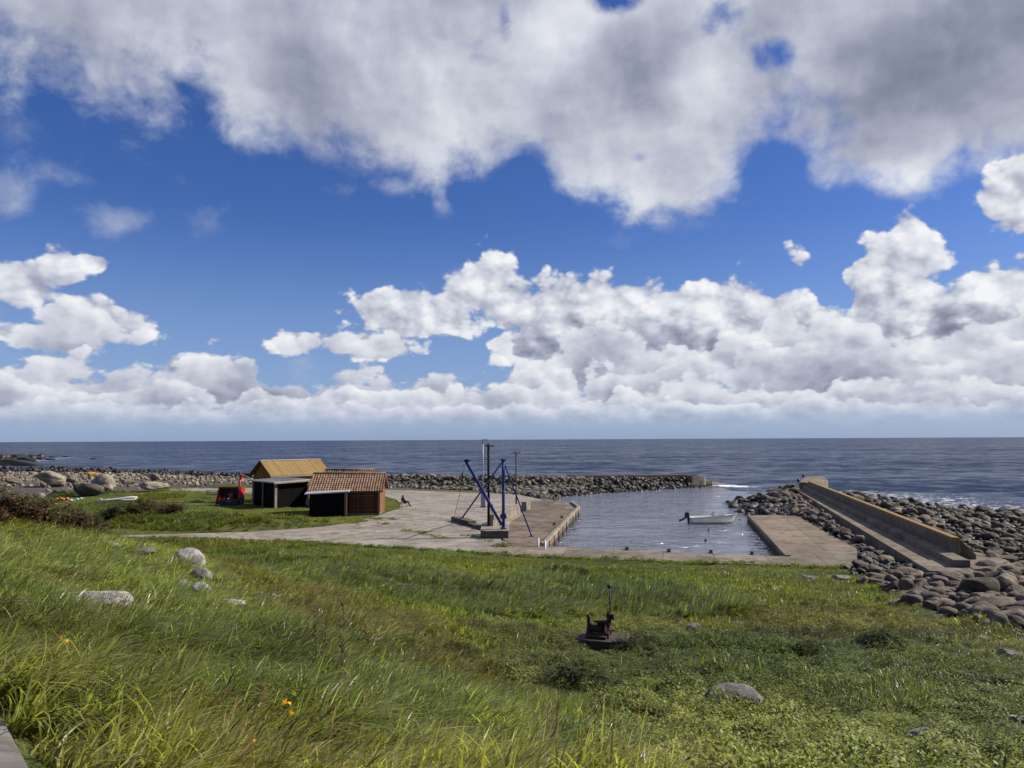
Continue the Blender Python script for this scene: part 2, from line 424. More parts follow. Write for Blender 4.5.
# ---------------------------------------------------------------- mesh helper
class MB:
    def __init__(self): self.v, self.f, self.s = [], [], []
    def add(self, verts, faces, smooth=False):
        o = len(self.v); self.v += [tuple(map(float, p)) for p in verts]
        self.f += [tuple(i + o for i in q) for q in faces]; self.s += [smooth] * len(faces)
        return self
    def box(self, c, s, rz=0.0, rx=0.0, ry=0.0):
        m = Matrix.Rotation(rz, 3, 'Z') @ Matrix.Rotation(ry, 3, 'Y') @ Matrix.Rotation(rx, 3, 'X')
        vs = [m @ Vector((sx * s[0] / 2, sy * s[1] / 2, sz * s[2] / 2)) + Vector(c) for sx in (-1, 1) for sy in (-1, 1) for sz in (-1, 1)]
        return self.add(vs, [(0, 1, 3, 2), (4, 6, 7, 5), (0, 4, 5, 1), (2, 3, 7, 6), (0, 2, 6, 4), (1, 5, 7, 3)])
    def beam(self, a, b, w, h=None, upv=(0, 0, 1)):
        a, b = Vector(a), Vector(b); h = h or w; d = (b - a).normalized()
        s = d.cross(Vector(upv))
        if s.length < 1e-4: s = d.cross(Vector((1, 0, 0)))
        s.normalize(); t = s.cross(d)
        vs = [e + s * i * w / 2 + t * j * h / 2 for e in (a, b) for i in (-1, 1) for j in (-1, 1)]
        return self.add(vs, [(0, 1, 3, 2), (4, 6, 7, 5), (0, 4, 5, 1), (2, 3, 7, 6), (0, 2, 6, 4), (1, 5, 7, 3)])
    def tube(self, pts, r, n=10, cap=True):
        pts = [Vector(p) for p in pts]
        rs = r if isinstance(r, (list, tuple)) else [r] * len(pts)
        vs, fs = [], []
        ref = None
        for i, p in enumerate(pts):
            d = (pts[min(i + 1, len(pts) - 1)] - pts[max(i - 1, 0)]).normalized()
            if ref is None: ref = d.orthogonal().normalized()
            s = (ref - d * ref.dot(d)).normalized(); ref = s; t = d.cross(s)
            for k in range(n):
                a = 2 * math.pi * k / n
                vs.append(p + (s * math.cos(a) + t * math.sin(a)) * rs[i])
        for i in range(len(pts) - 1):
            for k in range(n):
                k2 = (k + 1) % n
                fs.append((i * n + k, i * n + k2, (i + 1) * n + k2, (i + 1) * n + k))
        self.add(vs, fs, True)
        if cap:
            o = len(self.v) - len(vs)
            self.f += [tuple(o + k for k in range(n))[::-1], tuple(o + (len(pts) - 1) * n + k for k in range(n))]; self.s += [False, False]
        return self
    def prism(self, poly, z0, z1):
        """solid between two heights over a plan polygon (concave allowed)"""
        n = len(poly)
        zs0 = z0 if isinstance(z0, (list, tuple)) else [z0] * n
        zs1 = z1 if isinstance(z1, (list, tuple)) else [z1] * n
        vs = [(p[0], p[1], zs0[i]) for i, p in enumerate(poly)] + [(p[0], p[1], zs1[i]) for i, p in enumerate(poly)]
        area = sum(poly[i][0] * poly[(i + 1) % n][1] - poly[(i + 1) % n][0] * poly[i][1] for i in range(n))
        tri = tessellate_polygon([[Vector((p[0], p[1], 0)) for p in poly]])
        fs = []
        for t in tri:
            a, b, c = (poly[i] for i in t)
            cr = (b[0] - a[0]) * (c[1] - a[1]) - (b[1] - a[1]) * (c[0] - a[0])
            t = t if cr > 0 else t[::-1]
            fs += [tuple(i + n for i in t), tuple(t[::-1])]
        for i in range(n):
            j = (i + 1) % n
            fs.append((i, j, j + n, i + n) if area > 0 else (j, i, i + n, j + n))
        return self.add(vs, fs)
    def sphere(self, c, r, n=12, m=8, sc=(1, 1, 1)):
        vs, fs = [(c[0], c[1], c[2] + r * sc[2])], []
        for i in range(1, m):
            th = math.pi * i / m
            for k in range(n):
                a = 2 * math.pi * k / n
                vs.append((c[0] + r * sc[0] * math.sin(th) * math.cos(a), c[1] + r * sc[1] * math.sin(th) * math.sin(a), c[2] + r * sc[2] * math.cos(th)))
        vs.append((c[0], c[1], c[2] - r * sc[2]))
        for k in range(n):
            fs.append((0, 1 + k, 1 + (k + 1) % n))
            fs.append((len(vs) - 1, 1 + (m - 2) * n + (k + 1) % n, 1 + (m - 2) * n + k))
        for i in range(m - 2):
            for k in range(n):
                a, b2 = 1 + i * n + k, 1 + i * n + (k + 1) % n
                fs.append((a, a + n, b2 + n, b2))
        return self.add(vs, fs, True)
    def mesh(self, name, mat):
        me = bpy.data.meshes.new(name); me.from_pydata(self.v, [], self.f)
        me.polygons.foreach_set('use_smooth', self.s)
        if mat: me.materials.append(mat)
        me.update()
        return me
    def build(self, name, mat, parent=None, bevel=0.0, loc=None, rz=0.0):
        o = bpy.data.objects.new(name, self.mesh(name, mat)); col.objects.link(o)
        if parent: o.parent = parent
        if loc is not None: o.location = loc
        if rz: o.rotation_euler = (0, 0, rz)
        if bevel:
            bv = o.modifiers.new('edge', 'BEVEL'); bv.width = bevel; bv.segments = 2; bv.limit_method = 'ANGLE'; bv.angle_limit = R(40)
        return o

def tag(o, label=None, cat=None, group=None, kind=None):
    if label: o['label'] = label
    if cat: o['category'] = cat
    if group: o['group'] = group
    if kind: o['kind'] = kind
    return o
def thing(name, label, cat, loc=(0, 0, 0), rz=0.0, group=None):
    o = bpy.data.objects.new(name, None); col.objects.link(o); o.empty_display_size = 0.3
    o.location = loc; o.rotation_euler = (0, 0, rz)
    return tag(o, label, cat, group)

# ---------------------------------------------------------------- plan of the place (metres, camera above the origin)
def pl(pts, z=0.7): return [tuple(G(a, b, z)[:2]) for a, b in pts]
YARD = pl([(120, 538.2), (176, 537.8), (300, 541.5), (430, 549.5), (540, 556.5), (560, 552), (545, 546.5), (520, 545), (500, 540), (524, 505), (545, 500.5), (520, 494.5), (400, 490), (300, 487.8), (235, 488), (170, 488.5), (170, 492.8), (240, 494), (310, 496), (386, 496.5),
           (396, 499.5), (401, 503.5), (399, 508.5), (388, 512), (378, 516), (352, 522), (325, 526.5), (295, 529), (250, 531.8), (200, 533.2), (120, 535.2)])
APRON = pl([(505, 547), (545, 546.5), (785, 556.5), (800, 552), (857, 549), (857, 567.5), (700, 562.5), (540, 556.8), (470, 552.5)])
QUAY = pl([(545, 546.5), (562, 528), (580, 508.5), (573, 503), (548, 500.2), (526, 501.5), (521, 506), (508, 528), (497, 534), (512, 546.5)])
SLIP = pl([(785, 556.5), (747, 515.5), (775, 515), (800, 517.5), (822, 530), (842, 541), (857, 549), (857, 567.5), (800, 566)])
COAST = [(-600, 420), (-330, 430), (-245, 400), (-214, 352), (-200, 300), (-185, 240), tuple(G(0, 470.5, 0)[:2]), tuple(G(100, 470, 0)[:2]), tuple(G(200, 474, 0)[:2]), tuple(G(300, 478, 0)[:2]), (-24, 138),
         (-8, 131), (6, 128.5), (20, 130), (33, 137), (34.5, 133), (24, 125), (13, 117), (8, 111), tuple(G(560, 497.5, 0)[:2]), QUAY[2], QUAY[0], SLIP[0], SLIP[1], tuple(G(742, 508, 0)[:2]), tuple(G(719, 505, 0)[:2]),
         tuple(G(745, 497.5, 0)[:2]), (36.5, 106), (38, 122), (44.5, 123), (47, 112), (51, 104), (50, 90), (56, 83), (70, 76), (110, 66), (250, 50), (500, 0), (500, -400), (-600, -400)]

def in_poly(x, y, poly):
    inside = np.zeros(np.shape(x), bool); n = len(poly)
    for i in range(n):
        x0, y0 = poly[i]; x1, y1 = poly[(i + 1) % n]
        c = ((y0 > y) != (y1 > y)) & (x < (x1 - x0) * (y - y0) / ((y1 - y0) or 1e-9) + x0)
        inside ^= c
    return inside
def dist_poly(x, y, poly, closed=True):
    d = np.full(np.shape(x), 1e9); n = len(poly)
    for i in range(n if closed else n - 1):
        x0, y0 = poly[i]; x1, y1 = poly[(i + 1) % n]
        dx, dy = x1 - x0, y1 - y0; L = dx * dx + dy * dy + 1e-9
        t = np.clip(((x - x0) * dx + (y - y0) * dy) / L, 0, 1)
        d = np.minimum(d, np.hypot(x - x0 - t * dx, y - y0 - t * dy))
    return d

# value noise for the ground
_perm = rng.random((256, 256))
def vnoise(x, y, s):
    x = np.asarray(x) / s; y = np.asarray(y) / s
    xi, yi = np.floor(x).astype(int), np.floor(y).astype(int); fx, fy = x - xi, y - yi
    fx = fx * fx * (3 - 2 * fx); fy = fy * fy * (3 - 2 * fy)
    g = lambda a, b: _perm[a & 255, b & 255]
    return (g(xi, yi) * (1 - fx) + g(xi + 1, yi) * fx) * (1 - fy) + (g(xi, yi + 1) * (1 - fx) + g(xi + 1, yi + 1) * fx) * fy - 0.5

def sst(x, a, b):
    t = np.clip((x - a) / (b - a), 0, 1); return t * t * (3 - 2 * t)

# ground heights: what the photograph shows at each of these pixels lies about this far ahead
CTRL = [(0, 768, 5.2), (150, 768, 6.2), (300, 768, 7.2), (450, 768, 8.0), (600, 768, 8.7), (800, 768, 9.3), (1024, 768, 9.6), (-250, 768, 4.4), (1300, 768, 9.8),
        (0, 700, 6.7), (150, 700, 8.0), (300, 700, 9.6), (450, 700, 11.5), (600, 700, 13), (740, 706, 13.6), (1024, 700, 13.5), (1250, 700, 13.5), (-250, 700, 5.6),
        (0, 650, 8.6), (60, 651, 9.2), (150, 650, 10.9), (300, 650, 13.4), (400, 650, 15.8), (500, 650, 19), (600, 640, 25), (760, 650, 20), (1024, 645, 22), (1250, 645, 22), (-250, 650, 7.2),
        (0, 600, 12.6), (97, 603, 15.2), (190, 600, 17.5), (240, 605, 19), (300, 600, 24), (400, 600, 30), (600, 600, 34), (800, 600, 34), (940, 612, 30), (1150, 612, 30), (-250, 600, 11),
        (0, 565, 17), (100, 572, 20), (170, 572, 22.5), (300, 575, 32), (450, 570, 43),
        (0, 531, 24), (60, 537, 25.5), (110, 549, 26.5), (150, 554, 27), (185, 560, 27.5), (-120, 526, 23.5), (-300, 522, 22), (230, 570, 29), (300, 558, 41)]
XYZ = [tuple(P(a, b, Y)) for a, b, Y in CTRL]
XYZ += [(0, 0, 6.62), (-1.5, 1, 6.6), (0, -15, 6.8), (-14, -14, 7.6), (14, -14, 6.0), (-60, -60, 8.5), (60, -60, 4), (-60, 10, 7.6), (60, 10, 2.6), (-70, 30, 4.5), (55, 28, 1.7), (3, 2.5, 6.1), (-4, 3.5, 6.75)]
XYZ += [(G(a, b)[0], G(a, b)[1], 0.66) for a, b in ((180, 538), (300, 542), (430, 550), (540, 557), (700, 563), (857, 568), (100, 537.5), (0, 536.5))]
XYZ += [(a, 37, h) for a, h in ((-26, 2.2), (-19, 2.0), (-13, 1.9))] + [(a, 46, 1.0) for a in (-42, -30, -20, -12)] + [(-70, 60, 1.0), (-100, 80, 1.0), (-45, 36, 3.2), (30, 40, 1.1), (40, 46, 1.0), (60, 55, .9), (-20, 60, .66), (0, 62, .66), (20, 60, .66), (-50, 62, .8), (0, 90, .66), (-60, 100, .8), (60, 90, .66)]
XYZ = np.array(XYZ, float)
def _phi(dx, dy): return np.sqrt(dx * dx + dy * dy + 2.2 ** 2)
_A = _phi(XYZ[:, None, 0] - XYZ[None, :, 0], XYZ[:, None, 1] - XYZ[None, :, 1]) - np.eye(len(XYZ)) * 0.25
_B = np.concatenate([np.concatenate([_A, np.ones((len(XYZ), 1))], 1), np.ones((1, len(XYZ) + 1))], 0); _B[-1, -1] = 0
_W = np.linalg.solve(_B, np.append(XYZ[:, 2], 0))
def field_height(x, y):
    x = np.asarray(x, float); y = np.asarray(y, float)
    z = np.full(x.shape, _W[-1])
    for i in range(len(XYZ)): z = z + _W[i] * _phi(x - XYZ[i, 0], y - XYZ[i, 1])
    return z

MOLE = [(-60, 178), (-38, 152), (-22, 133.5), (-8, 125.5), (6, 123), (20, 125.5), (32, 133.5)]
def land_height(x, y):
    x = np.asarray(x, float); y = np.asarray(y, float)
    z = field_height(x, y)
    far = sst(y, 50, 60)
    z = z * (1 - far) + 0.66 * far
    dy, da, dq, ds = (np.where(in_poly(x, y, p), 0.0, dist_poly(x, y, p)) for p in (YARD, APRON, QUAY, SLIP))
    dflat = np.minimum(np.minimum(dy, da), np.minimum(dq, ds))
    rough = sst(dflat, 0.3, 4.0)
    near = 1 - sst(np.hypot(x, y), 30, 80) * 0.4
    z = z + rough * near * (vnoise(x, y, 4.3) * 0.30 + vnoise(x + 40, y + 9, 1.7) * 0.16 + vnoise(x + 11, y + 3, 0.7) * 0.05) * sst(y, 2.5, 6)
    # higher rough-grass bank between the lawn and the path
    bank = sst(dist_poly(x, y, pl([(60, 517), (205, 521), (280, 523.5)], 1.0), False), 5.0, 0.5)
    z = z + bank * 0.75 * sst(dy, 0.2, 2.5)
    # stony ridge of the beach
    z = z + 0.5 * sst(y, 95, 118) * sst(x, -25, -48) * (1 - sst(y, 130, 170))
    # far mole and the stony shoulder of the right one
    dm = dist_poly(x, y, MOLE, False)
    z = z + (1.5 - .45 * sst(x, 4, 14)) * sst(dm, 5.2, 1.4) * (1 - sst(-x, 20, 60))
    z = np.where(dflat < 0.15, 0.52, np.minimum(z, 0.52 + dflat * 2 + (z - 0.52) * sst(dflat, 0.15, 0.8)))
    ins = in_poly(x, y, COAST); dc = dist_poly(x, y, COAST)
    sl = np.where(x < -30, 0.06, np.where((x > 41) & (y > 55), 0.075, np.where((x > 20) & (y > 77) & (x < 37) & (y < 118), .16, np.where((x < 36) & (y > 112), .62, 0.38))))
    zi = np.minimum(z, -0.35 + sl * dc)
    return np.where(ins, zi, np.maximum(-0.35 - 0.3 * dc, -3.5))

def hit(px, py, tmax=400):
    """where the view ray of a pixel meets the ground"""
    d = ray(px, py); d = d / np.linalg.norm(d)
    t = np.geomspace(2.0, tmax, 1600)
    p = CAM + d * t[:, None]
    g = np.maximum(land_height(p[:, 0], p[:, 1]), -0.05)
    k = int(np.argmax(p[:, 2] < g))
    return np.array([p[k, 0], p[k, 1], g[k]]), float(p[k] @ _f - CAM @ _f)

# ---------------------------------------------------------------- ground
def polar_grid(a_list, r_list):
    A, Rr = np.meshgrid(a_list, r_list)
    return np.sin(A) * Rr, np.cos(A) * Rr
def grid_mesh(name, x, y, z, mat, closed=True):
    nr, na = x.shape
    vs = np.stack([x, y, z], -1).reshape(-1, 3)
    i, j = np.meshgrid(np.arange(nr - 1), np.arange(na if closed else na - 1), indexing='ij')
    j2 = (j + 1) % na
    q = np.stack([i * na + j, i * na + j2, (i + 1) * na + j2, (i + 1) * na + j], -1).reshape(-1, 4)[:, ::-1]
    me = bpy.data.meshes.new(name)
    me.vertices.add(len(vs)); me.vertices.foreach_set('co', vs.ravel())
    me.loops.add(q.size); me.loops.foreach_set('vertex_index', q.ravel().astype(np.int32))
    me.polygons.add(len(q)); me.polygons.foreach_set('loop_start', (np.arange(len(q)) * 4).astype(np.int32))
    me.polygons.foreach_set('use_smooth', np.ones(len(q), bool))
    me.update(calc_edges=True); me.validate()
    me.materials.append(mat)
    o = bpy.data.objects.new(name, me); col.objects.link(o)
    return o
def vattr(me, name, vals):
    a = me.attributes.new(name, 'FLOAT', 'POINT'); a.data.foreach_set('value', np.asarray(vals, np.float32).ravel())

ang = np.concatenate([np.linspace(R(-52), R(52), 330), np.linspace(R(56), R(304), 60)])
rad = np.concatenate([[0.05], np.geomspace(0.8, 700, 400)])
gx, gy = polar_grid(ang, rad)
gz = land_height(gx, gy)

# stony zones of the shore
Z_RIGHT = [tuple(hit(a, b)[0][:2]) for a, b in ((846, 570), (880, 590), (912, 606), (955, 620), (1000, 632), (1060, 650), (1180, 690))] + [(60, 20), (120, 30), (120, 70), (60, 84), (50, 92), (51, 106), (46, 114), (42, 106), (27, 49), (21.5, 41.5), (26, 60), (38, 105)] + \
          [tuple(G(a, b, .5)[:2]) for a, b in ((795, 490), (745, 497), (719, 505), (744, 514), (775, 515), (800, 517.5), (822, 530), (842, 541), (858, 549), (858, 567))]
Z_BEACH = [tuple(G(a, b, .9)[:2]) for a, b in ((-260, 505), (-60, 498), (20, 497), (90, 496), (160, 491), (230, 485), (300, 485.5), (388, 488.5))] + [(-20, 133), (-26, 139), tuple(G(300, 479.5, 0)[:2]), tuple(G(200, 477, 0)[:2]), tuple(G(100, 474.5, 0)[:2]), tuple(G(0, 474.5, 0)[:2]), tuple(G(-260, 474, 0)[:2])]
stony = np.maximum.reduce([sst(np.where(in_poly(gx, gy, q), -dist_poly(gx, gy, q), dist_poly(gx, gy, q)) + vnoise(gx, gy, 2.0) * 1.2, 0.7, -0.3) for q in (Z_RIGHT, Z_BEACH)])
stony = np.maximum(stony, sst(dist_poly(gx, gy, MOLE, False), 5.5, 4.5))
stony = np.maximum(stony, sst(gz, 0.35, 0.1))
stony = np.maximum(stony, ((gy > 52) & (gx > 14)) | ((gy > 114) & (gx > -30)) | ((gy > 97) & (gx > -7)))

def ground_mat():
    m, N, b, o = new_mat('ground_cover')
    p = wpos(N); z = N.sep(p)[2]
    at = N.node('ShaderNodeAttribute'); at.attribute_name = 'stony'
    st = S(N, at.outputs['Fac'])
    n1 = N.noise(p, 0.5, 6, 0.65); n2 = N.noise(p, 7.0, 5, 0.7)
    g = N.mixc(N.ss(n1, 0.35, 0.65), (0.055, 0.075, 0.018), (0.10, 0.115, 0.028))
    g = N.mixc(N.ss(n2, 0.35, 0.75) * 0.6, g, (0.05, 0.042, 0.02))
    pe = N.voro(p, 3.5, 0, 0.5)
    s = N.mixc(N.ss(n2, 0.3, 0.7), (0.075, 0.066, 0.055), (0.19, 0.17, 0.14))
    s = N.mixc(N.ss(pe, 0.2, 0.55) * 0.6, s, (0.03, 0.027, 0.023))
    s = N.mixc(N.ss(z, 0.5, 0.1), s, (0.02, 0.018, 0.015))
    N.put(b.inputs['Base Color'], N.mixc(st, g, s))
    b.inputs['Roughness'].default_value = 0.95; b.inputs['Specular IOR Level'].default_value = 0.15
    bump(N, b, n2 - pe * 0.5, 0.8, 0.06)
    return m
ground = grid_mesh('ground', gx, gy, gz, ground_mat())
vattr(ground.data, 'stony', stony)
tag(ground, 'green and stony ground sloping down from the viewpoint to the shore', None, None, 'structure')

# ---------------------------------------------------------------- sea
def sea_mat():
    m, N, b, o = new_mat('sea_water')
    p = wpos(N); x, y, z = N.sep(p)
    dist = N.vm('LENGTH', p, out=1)
    at = N.node('ShaderNodeAttribute'); at.attribute_name = 'foam'
    fo = S(N, at.outputs['Fac'])
    ac = N.node('ShaderNodeAttribute'); ac.attribute_name = 'calm'
    calm = S(N, ac.outputs['Fac'])
    q = N.xyz(x * 0.85 + y * 0.15, y * 1.0 - x * 0.14, 0.0)
    w1 = N.noise(q, 0.16, 3, 0.6, 0.4)
    w2 = N.noise(q, 0.75, 4, 0.62, 0.5)
    w3 = N.noise(q, 3.2, 4, 0.65)
    w0 = N.noise(q, 0.030, 3, 0.6, 0.5)
    w00 = N.noise(q, 0.0075, 3, 0.6, 0.5)
    h = (w00 * 16.0 + w0 * 6.0 + w1 * 1.7) * (1.0 - calm * 0.90) + w2 * (0.62 + calm * 0.45) + w3 * 0.10
    patch = N.noise(N.xyz(x * 0.004, y * 0.016, 0.0), 1.0, 5, 0.6)
    base = N.mixc(calm, N.mixc(N.ss(patch, 0.4, 0.6), (0.013, 0.027, 0.068), (0.024, 0.041, 0.086)), (0.075, 0.088, 0.125))
    fr = N.noise(N.vm('MULTIPLY', p, (0.8, 1.6, 1)), 0.9, 6, 0.7)
    fm = N.ss(fo + (fr - 0.5) * 1.5, 0.62, 0.80)
    wc = N.ss(N.noise(N.xyz(x * 0.10, y * 0.22, 0.0), 1.0, 6, 0.62), 0.685, 0.72) * N.ss(calm, 0.6, 0.1) * 0.7
    fm = fm.max(wc)
    n = N.node('ShaderNodeBump'); n.inputs['Distance'].default_value = 1.0
    N.put(n.inputs['Strength'], N.lin(dist, 60, 1200, 0.85, 0.6))
    N.put(n.inputs['Height'], h); nr = S(N, n.outputs[0])
    chop = N.ss(w1 * 1.1 + w0 * .7 + w00 * .25 + w2 * .4, 1.02, 1.44, 0.35, 1.75)
    t = N.t; t.nodes.remove(b)
    df = N.node('ShaderNodeBsdfDiffuse'); N.put(df.inputs['Color'], N.mixc(fm, base, (0.80, 0.82, 0.83))); N.put(df.inputs['Normal'], nr)
    gl = N.node('ShaderNodeBsdfGlossy'); N.put(gl.inputs['Roughness'], N.lin(dist, 40, 900, 0.07, 0.22)); N.put(gl.inputs['Normal'], nr)
    fz = N.node('ShaderNodeFresnel'); fz.inputs['IOR'].default_value = 1.333; N.put(fz.inputs['Normal'], nr)
    mx = N.node('ShaderNodeMixShader')
    N.put(mx.inputs[0], S(N, fz.outputs[0]) * (0.27 * chop * (1.0 - calm) + calm * 0.85) * (1.0 - fm))
    t.links.new(df.outputs[0], mx.inputs[1]); t.links.new(gl.outputs[0], mx.inputs[2]); t.links.new(mx.outputs[0], o.inputs[0])
    return m
a2 = np.concatenate([np.linspace(R(-50), R(50), 260), np.linspace(R(55), R(305), 40)])
r2 = np.concatenate([np.geomspace(36, 420, 260), np.geomspace(440, 40000, 70)])
sx, sy = polar_grid(a2, r2)
calm = in_poly(sx, sy, [(2, 50), (20, 46), (24, 76), (34, 104), (36, 120), (33, 136), (6, 118), (5, 86)]).astype(float)
amp = np.clip(1 - np.hypot(sx, sy) / 420, 0, 1) * (1 - calm * .8)
sz = amp * (0.10 * np.sin(sx * 0.10 + sy * 0.62) + 0.07 * np.sin(-sx * 0.22 + sy * 0.9 + 1.3) + 0.05 * np.sin(sx * 0.31 + sy * 1.4))
dco = np.where(in_poly(sx, sy, COAST), 0, dist_poly(sx, sy, COAST))
brk = sst(dist_poly(sx, sy, [(46.5, 116), (52, 106), (52, 92), (58, 85), (72, 78), (120, 66)], False), 34.0, 3.0) * 0.62
brk = np.maximum(brk, sst(dist_poly(sx, sy, [COAST[6], COAST[7], COAST[8], COAST[9], (-24, 140)], False), 16.0, 1.0) * 0.74)
brk = np.maximum(brk, sst(dist_poly(sx, sy, [(34, 137), (41, 132)], False), 6.0, 0.0) * 0.85)
brk = np.maximum(brk, sst(dist_poly(sx, sy, [(-235, 415), (-215, 355), (-195, 300), (-170, 250)], False), 20.0, 2.0) * 0.62)
brk = np.maximum(brk, sst(dist_poly(sx, sy, [(-12, 134), (30, 140)], False), 5, 0) * .6)
brk *= (1 - calm)
sea = grid_mesh('sea', sx, sy, sz, sea_mat())
vattr(sea.data, 'foam', brk); vattr(sea.data, 'calm', calm)
tag(sea, 'dark blue choppy sea reaching the horizon and filling the small harbour', None, None, 'structure')

# ---------------------------------------------------------------- yard, path, aprons
def sheet(name, poly, z, thick, mat, label, kind='structure', cat=None):
    o = MB().prism(poly, z - thick, z).build(name, mat)
    return tag(o, label, cat, None, kind)
sheet('gravel_yard', YARD, 0.700, 0.5, M['gravel'], 'pale gravel yard and track between the huts and the quay')
sheet('concrete_apron', APRON, 0.712, 3.2, M['apron'], 'brown concrete apron along the near side of the harbour')

# footpath at the lower left corner, on the slope
def footpath():
    lefts = [hit(a, b)[0] for a, b in ((-60, 705), (-25, 718), (4, 733), (14, 752), (24, 772), (38, 800))]
    m = MB(); vs, fs = [], []
    for i, p in enumerate(lefts):
        for k in range(5):
            x = p[0] - k * 0.45; y = p[1] - k * 0.10
            vs.append((x, y, float(land_height(x, y)) + 0.07))
    for i in range(len(lefts) - 1):
        for k in range(4):
            a = i * 5 + k; fs.append((a, a + 5, a + 6, a + 1))
    m.add(vs, fs, True)
    return tag(m.build('path', M['asphalt']), 'grey stone path at the lower left corner', None, None, 'structure'), [(p[0] + .02, p[1]) for p in lefts]
path_obj, PATH_EDGE = footpath()

# ================================================================ harbour works
def V2(p, z): return (p[0], p[1], z)
# ---- left quay
quay = thing('quay', 'brown stained concrete quay with raised edge beside the crane', 'quay')
MB().prism(QUAY, -3.4, 0.72).build('deck', M['quay'], quay)
e0, e1, e2_ = (Vector((*QUAY[k], 0.9)) for k in (0, 1, 2))
kb = MB()
for a, b in ((e0, e1), (e1, e2_), (e2_, Vector((*QUAY[3], 0.9)))):
    d = (b - a).normalized(); nrm = Vector((-d.y, d.x, 0)) * 0.32
    kb.prism([(a + nrm * 0.02)[:2], (b + nrm * .02)[:2], (b + nrm)[:2], (a + nrm)[:2]], 0.70, 0.95)
kb.build('kerb', M['wall'], quay, 0.03)
for k in range(9):
    ft = MB()
    q = e0.lerp(e2_, 0.08 + k * 0.105); d = (e2_ - e0).normalized()
    ft.prism([(q + d * s + Vector((d.y, -d.x, 0)) * t)[:2] for s, t in ((-.10, -.02), (.10, -.02), (.10, .07), (-.10, .07))], -0.5, 0.80)
    ft.build('fender', M['quay'], quay, 0.02)

# ---- right slip
slip = thing('slipway', 'flat brown concrete landing on the right side of the harbour', 'landing')
MB().prism(SLIP, -3.4, 0.708).build('deck', M['slip'], slip)
sk = MB()
a, b = Vector((*SLIP[0], 0)), Vector((*SLIP[1], 0)); d = (b - a).normalized(); nrm = Vector((d.y, -d.x, 0))
sk.prism([(a + nrm * .01)[:2], (a + nrm * .35)[:2], (b + nrm * .35)[:2], (b + nrm * .01)[:2]], 0.6, 0.80)
sk.build('kerb', M['slip'], slip, 0.02)

# ---- mooring rings and bollards
rust = paint('rusty_iron', (0.055, 0.026, 0.016, 1), 0.85, 0.0, (0.10, 0.035, 0.015, 1))
iron = paint('black_iron', (0.018, 0.018, 0.02, 1), 0.6)
def bollard_mesh():
    m = MB()
    m.tube([(0, 0, 0), (0, 0, .04)], [.17, .17], 14).tube([(0, 0, .04), (0, 0, .10), (0, 0, .13), (0, 0, .15), (0, 0, .19), (0, 0, .21)], [.10, .085, .085, .15, .15, .08], 14)
    return m.mesh('bollard', rust)
bm_ = bollard_mesh()
spots = [(627, 550), (669, 552), (711, 553), (752, 554.5)]
labs = ['small rusty bollard on the apron edge, nearest the quay', 'small rusty bollard on the apron edge, second from the quay', 'small rusty bollard on the apron edge, second from the landing', 'small rusty bollard on the apron edge, nearest the landing']
for (a, b), l in zip(spots, labs):
    o = bpy.data.objects.new('bollard', bm_); col.objects.link(o); q = G(a, b, .712); o.location = (q[0], q[1], .71)
    tag(o, l, 'bollard', 'bollards along the apron edge')
for k, (t, l) in enumerate(((0.45, 'squat rusty bollard on the quay edge, nearer the crane'), (0.66, 'squat rusty bollard on the quay edge, nearer the quay tip'))):
    o = bpy.data.objects.new('bollard', bm_); col.objects.link(o)
    q = e0.lerp(e2_, t) + Vector((-0.9, 0, 0)); o.location = (q.x, q.y, .72)
    tag(o, l, 'bollard', 'bollards on the quay')

# ---- ladder with two white hand posts
white = paint('white_paint', (0.72, 0.72, 0.70, 1), 0.5, 0.0, (0.42, 0.36, 0.28, 1))
lad = thing('ladder', 'steel ladder with two white hand posts at the quay corner', 'ladder')
q1, q2 = G(538.5, 546.5, .72), G(545.2, 546.6, .9)
for q in (q1, q2):
    MB().tube([(q[0], q[1], -.8), (q[0], q[1], 1.32)], 0.055, 10).build('hand_post', white, lad)
for k in range(6):
    MB().tube([(q1[0], q1[1], -.6 + k * .25), (q2[0], q2[1], -.6 + k * .25)], .018, 8).build('rung', iron, lad)

# ---- spine wall of the quay
a = Vector((*G(491, 529, .7)[:2], 0)); b = Vector((*G(518.5, 513.5, .7)[:2], 0))
spine = thing('low_wall', 'low tan concrete wall running along the quay from crane to thin pole', 'wall')
d = (b - a).normalized(); nrm = Vector((d.y, -d.x, 0))
def strip(a, b, l0, l1): return [(a + nrm * l0)[:2], (a + nrm * l1)[:2], (b + nrm * l1)[:2], (b + nrm * l0)[:2]]
MB().prism(strip(a, b, -.2, .2), .6, [1.80, 1.80, 1.55, 1.55]).build('wall_body', M['wall'], spine, .03)
MB().prism(strip(a - d * .06, b + d * .06, -.26, .26), 1.50, [1.88, 1.88, 1.63, 1.63]).build('coping', M['wall'], spine, .02)
MB().prism(strip(a, b, .203, .62), .6, .79).build('step', M['wall'], spine, .02)
c = Vector((*G(526, 510, .7)[:2], 0))
blk = thing('concrete_block', 'tan concrete block standing beyond the low wall on the quay', 'block', (c.x, c.y, .7), math.atan2(d.y, d.x))
MB().box((0, 0, .45), (2.6, .55, .9)).build('block_body', M['wall'], blk, .04)
MB().box((0, 0, .93), (2.66, .61, .07)).build('coping', M['wall'], blk, .01)

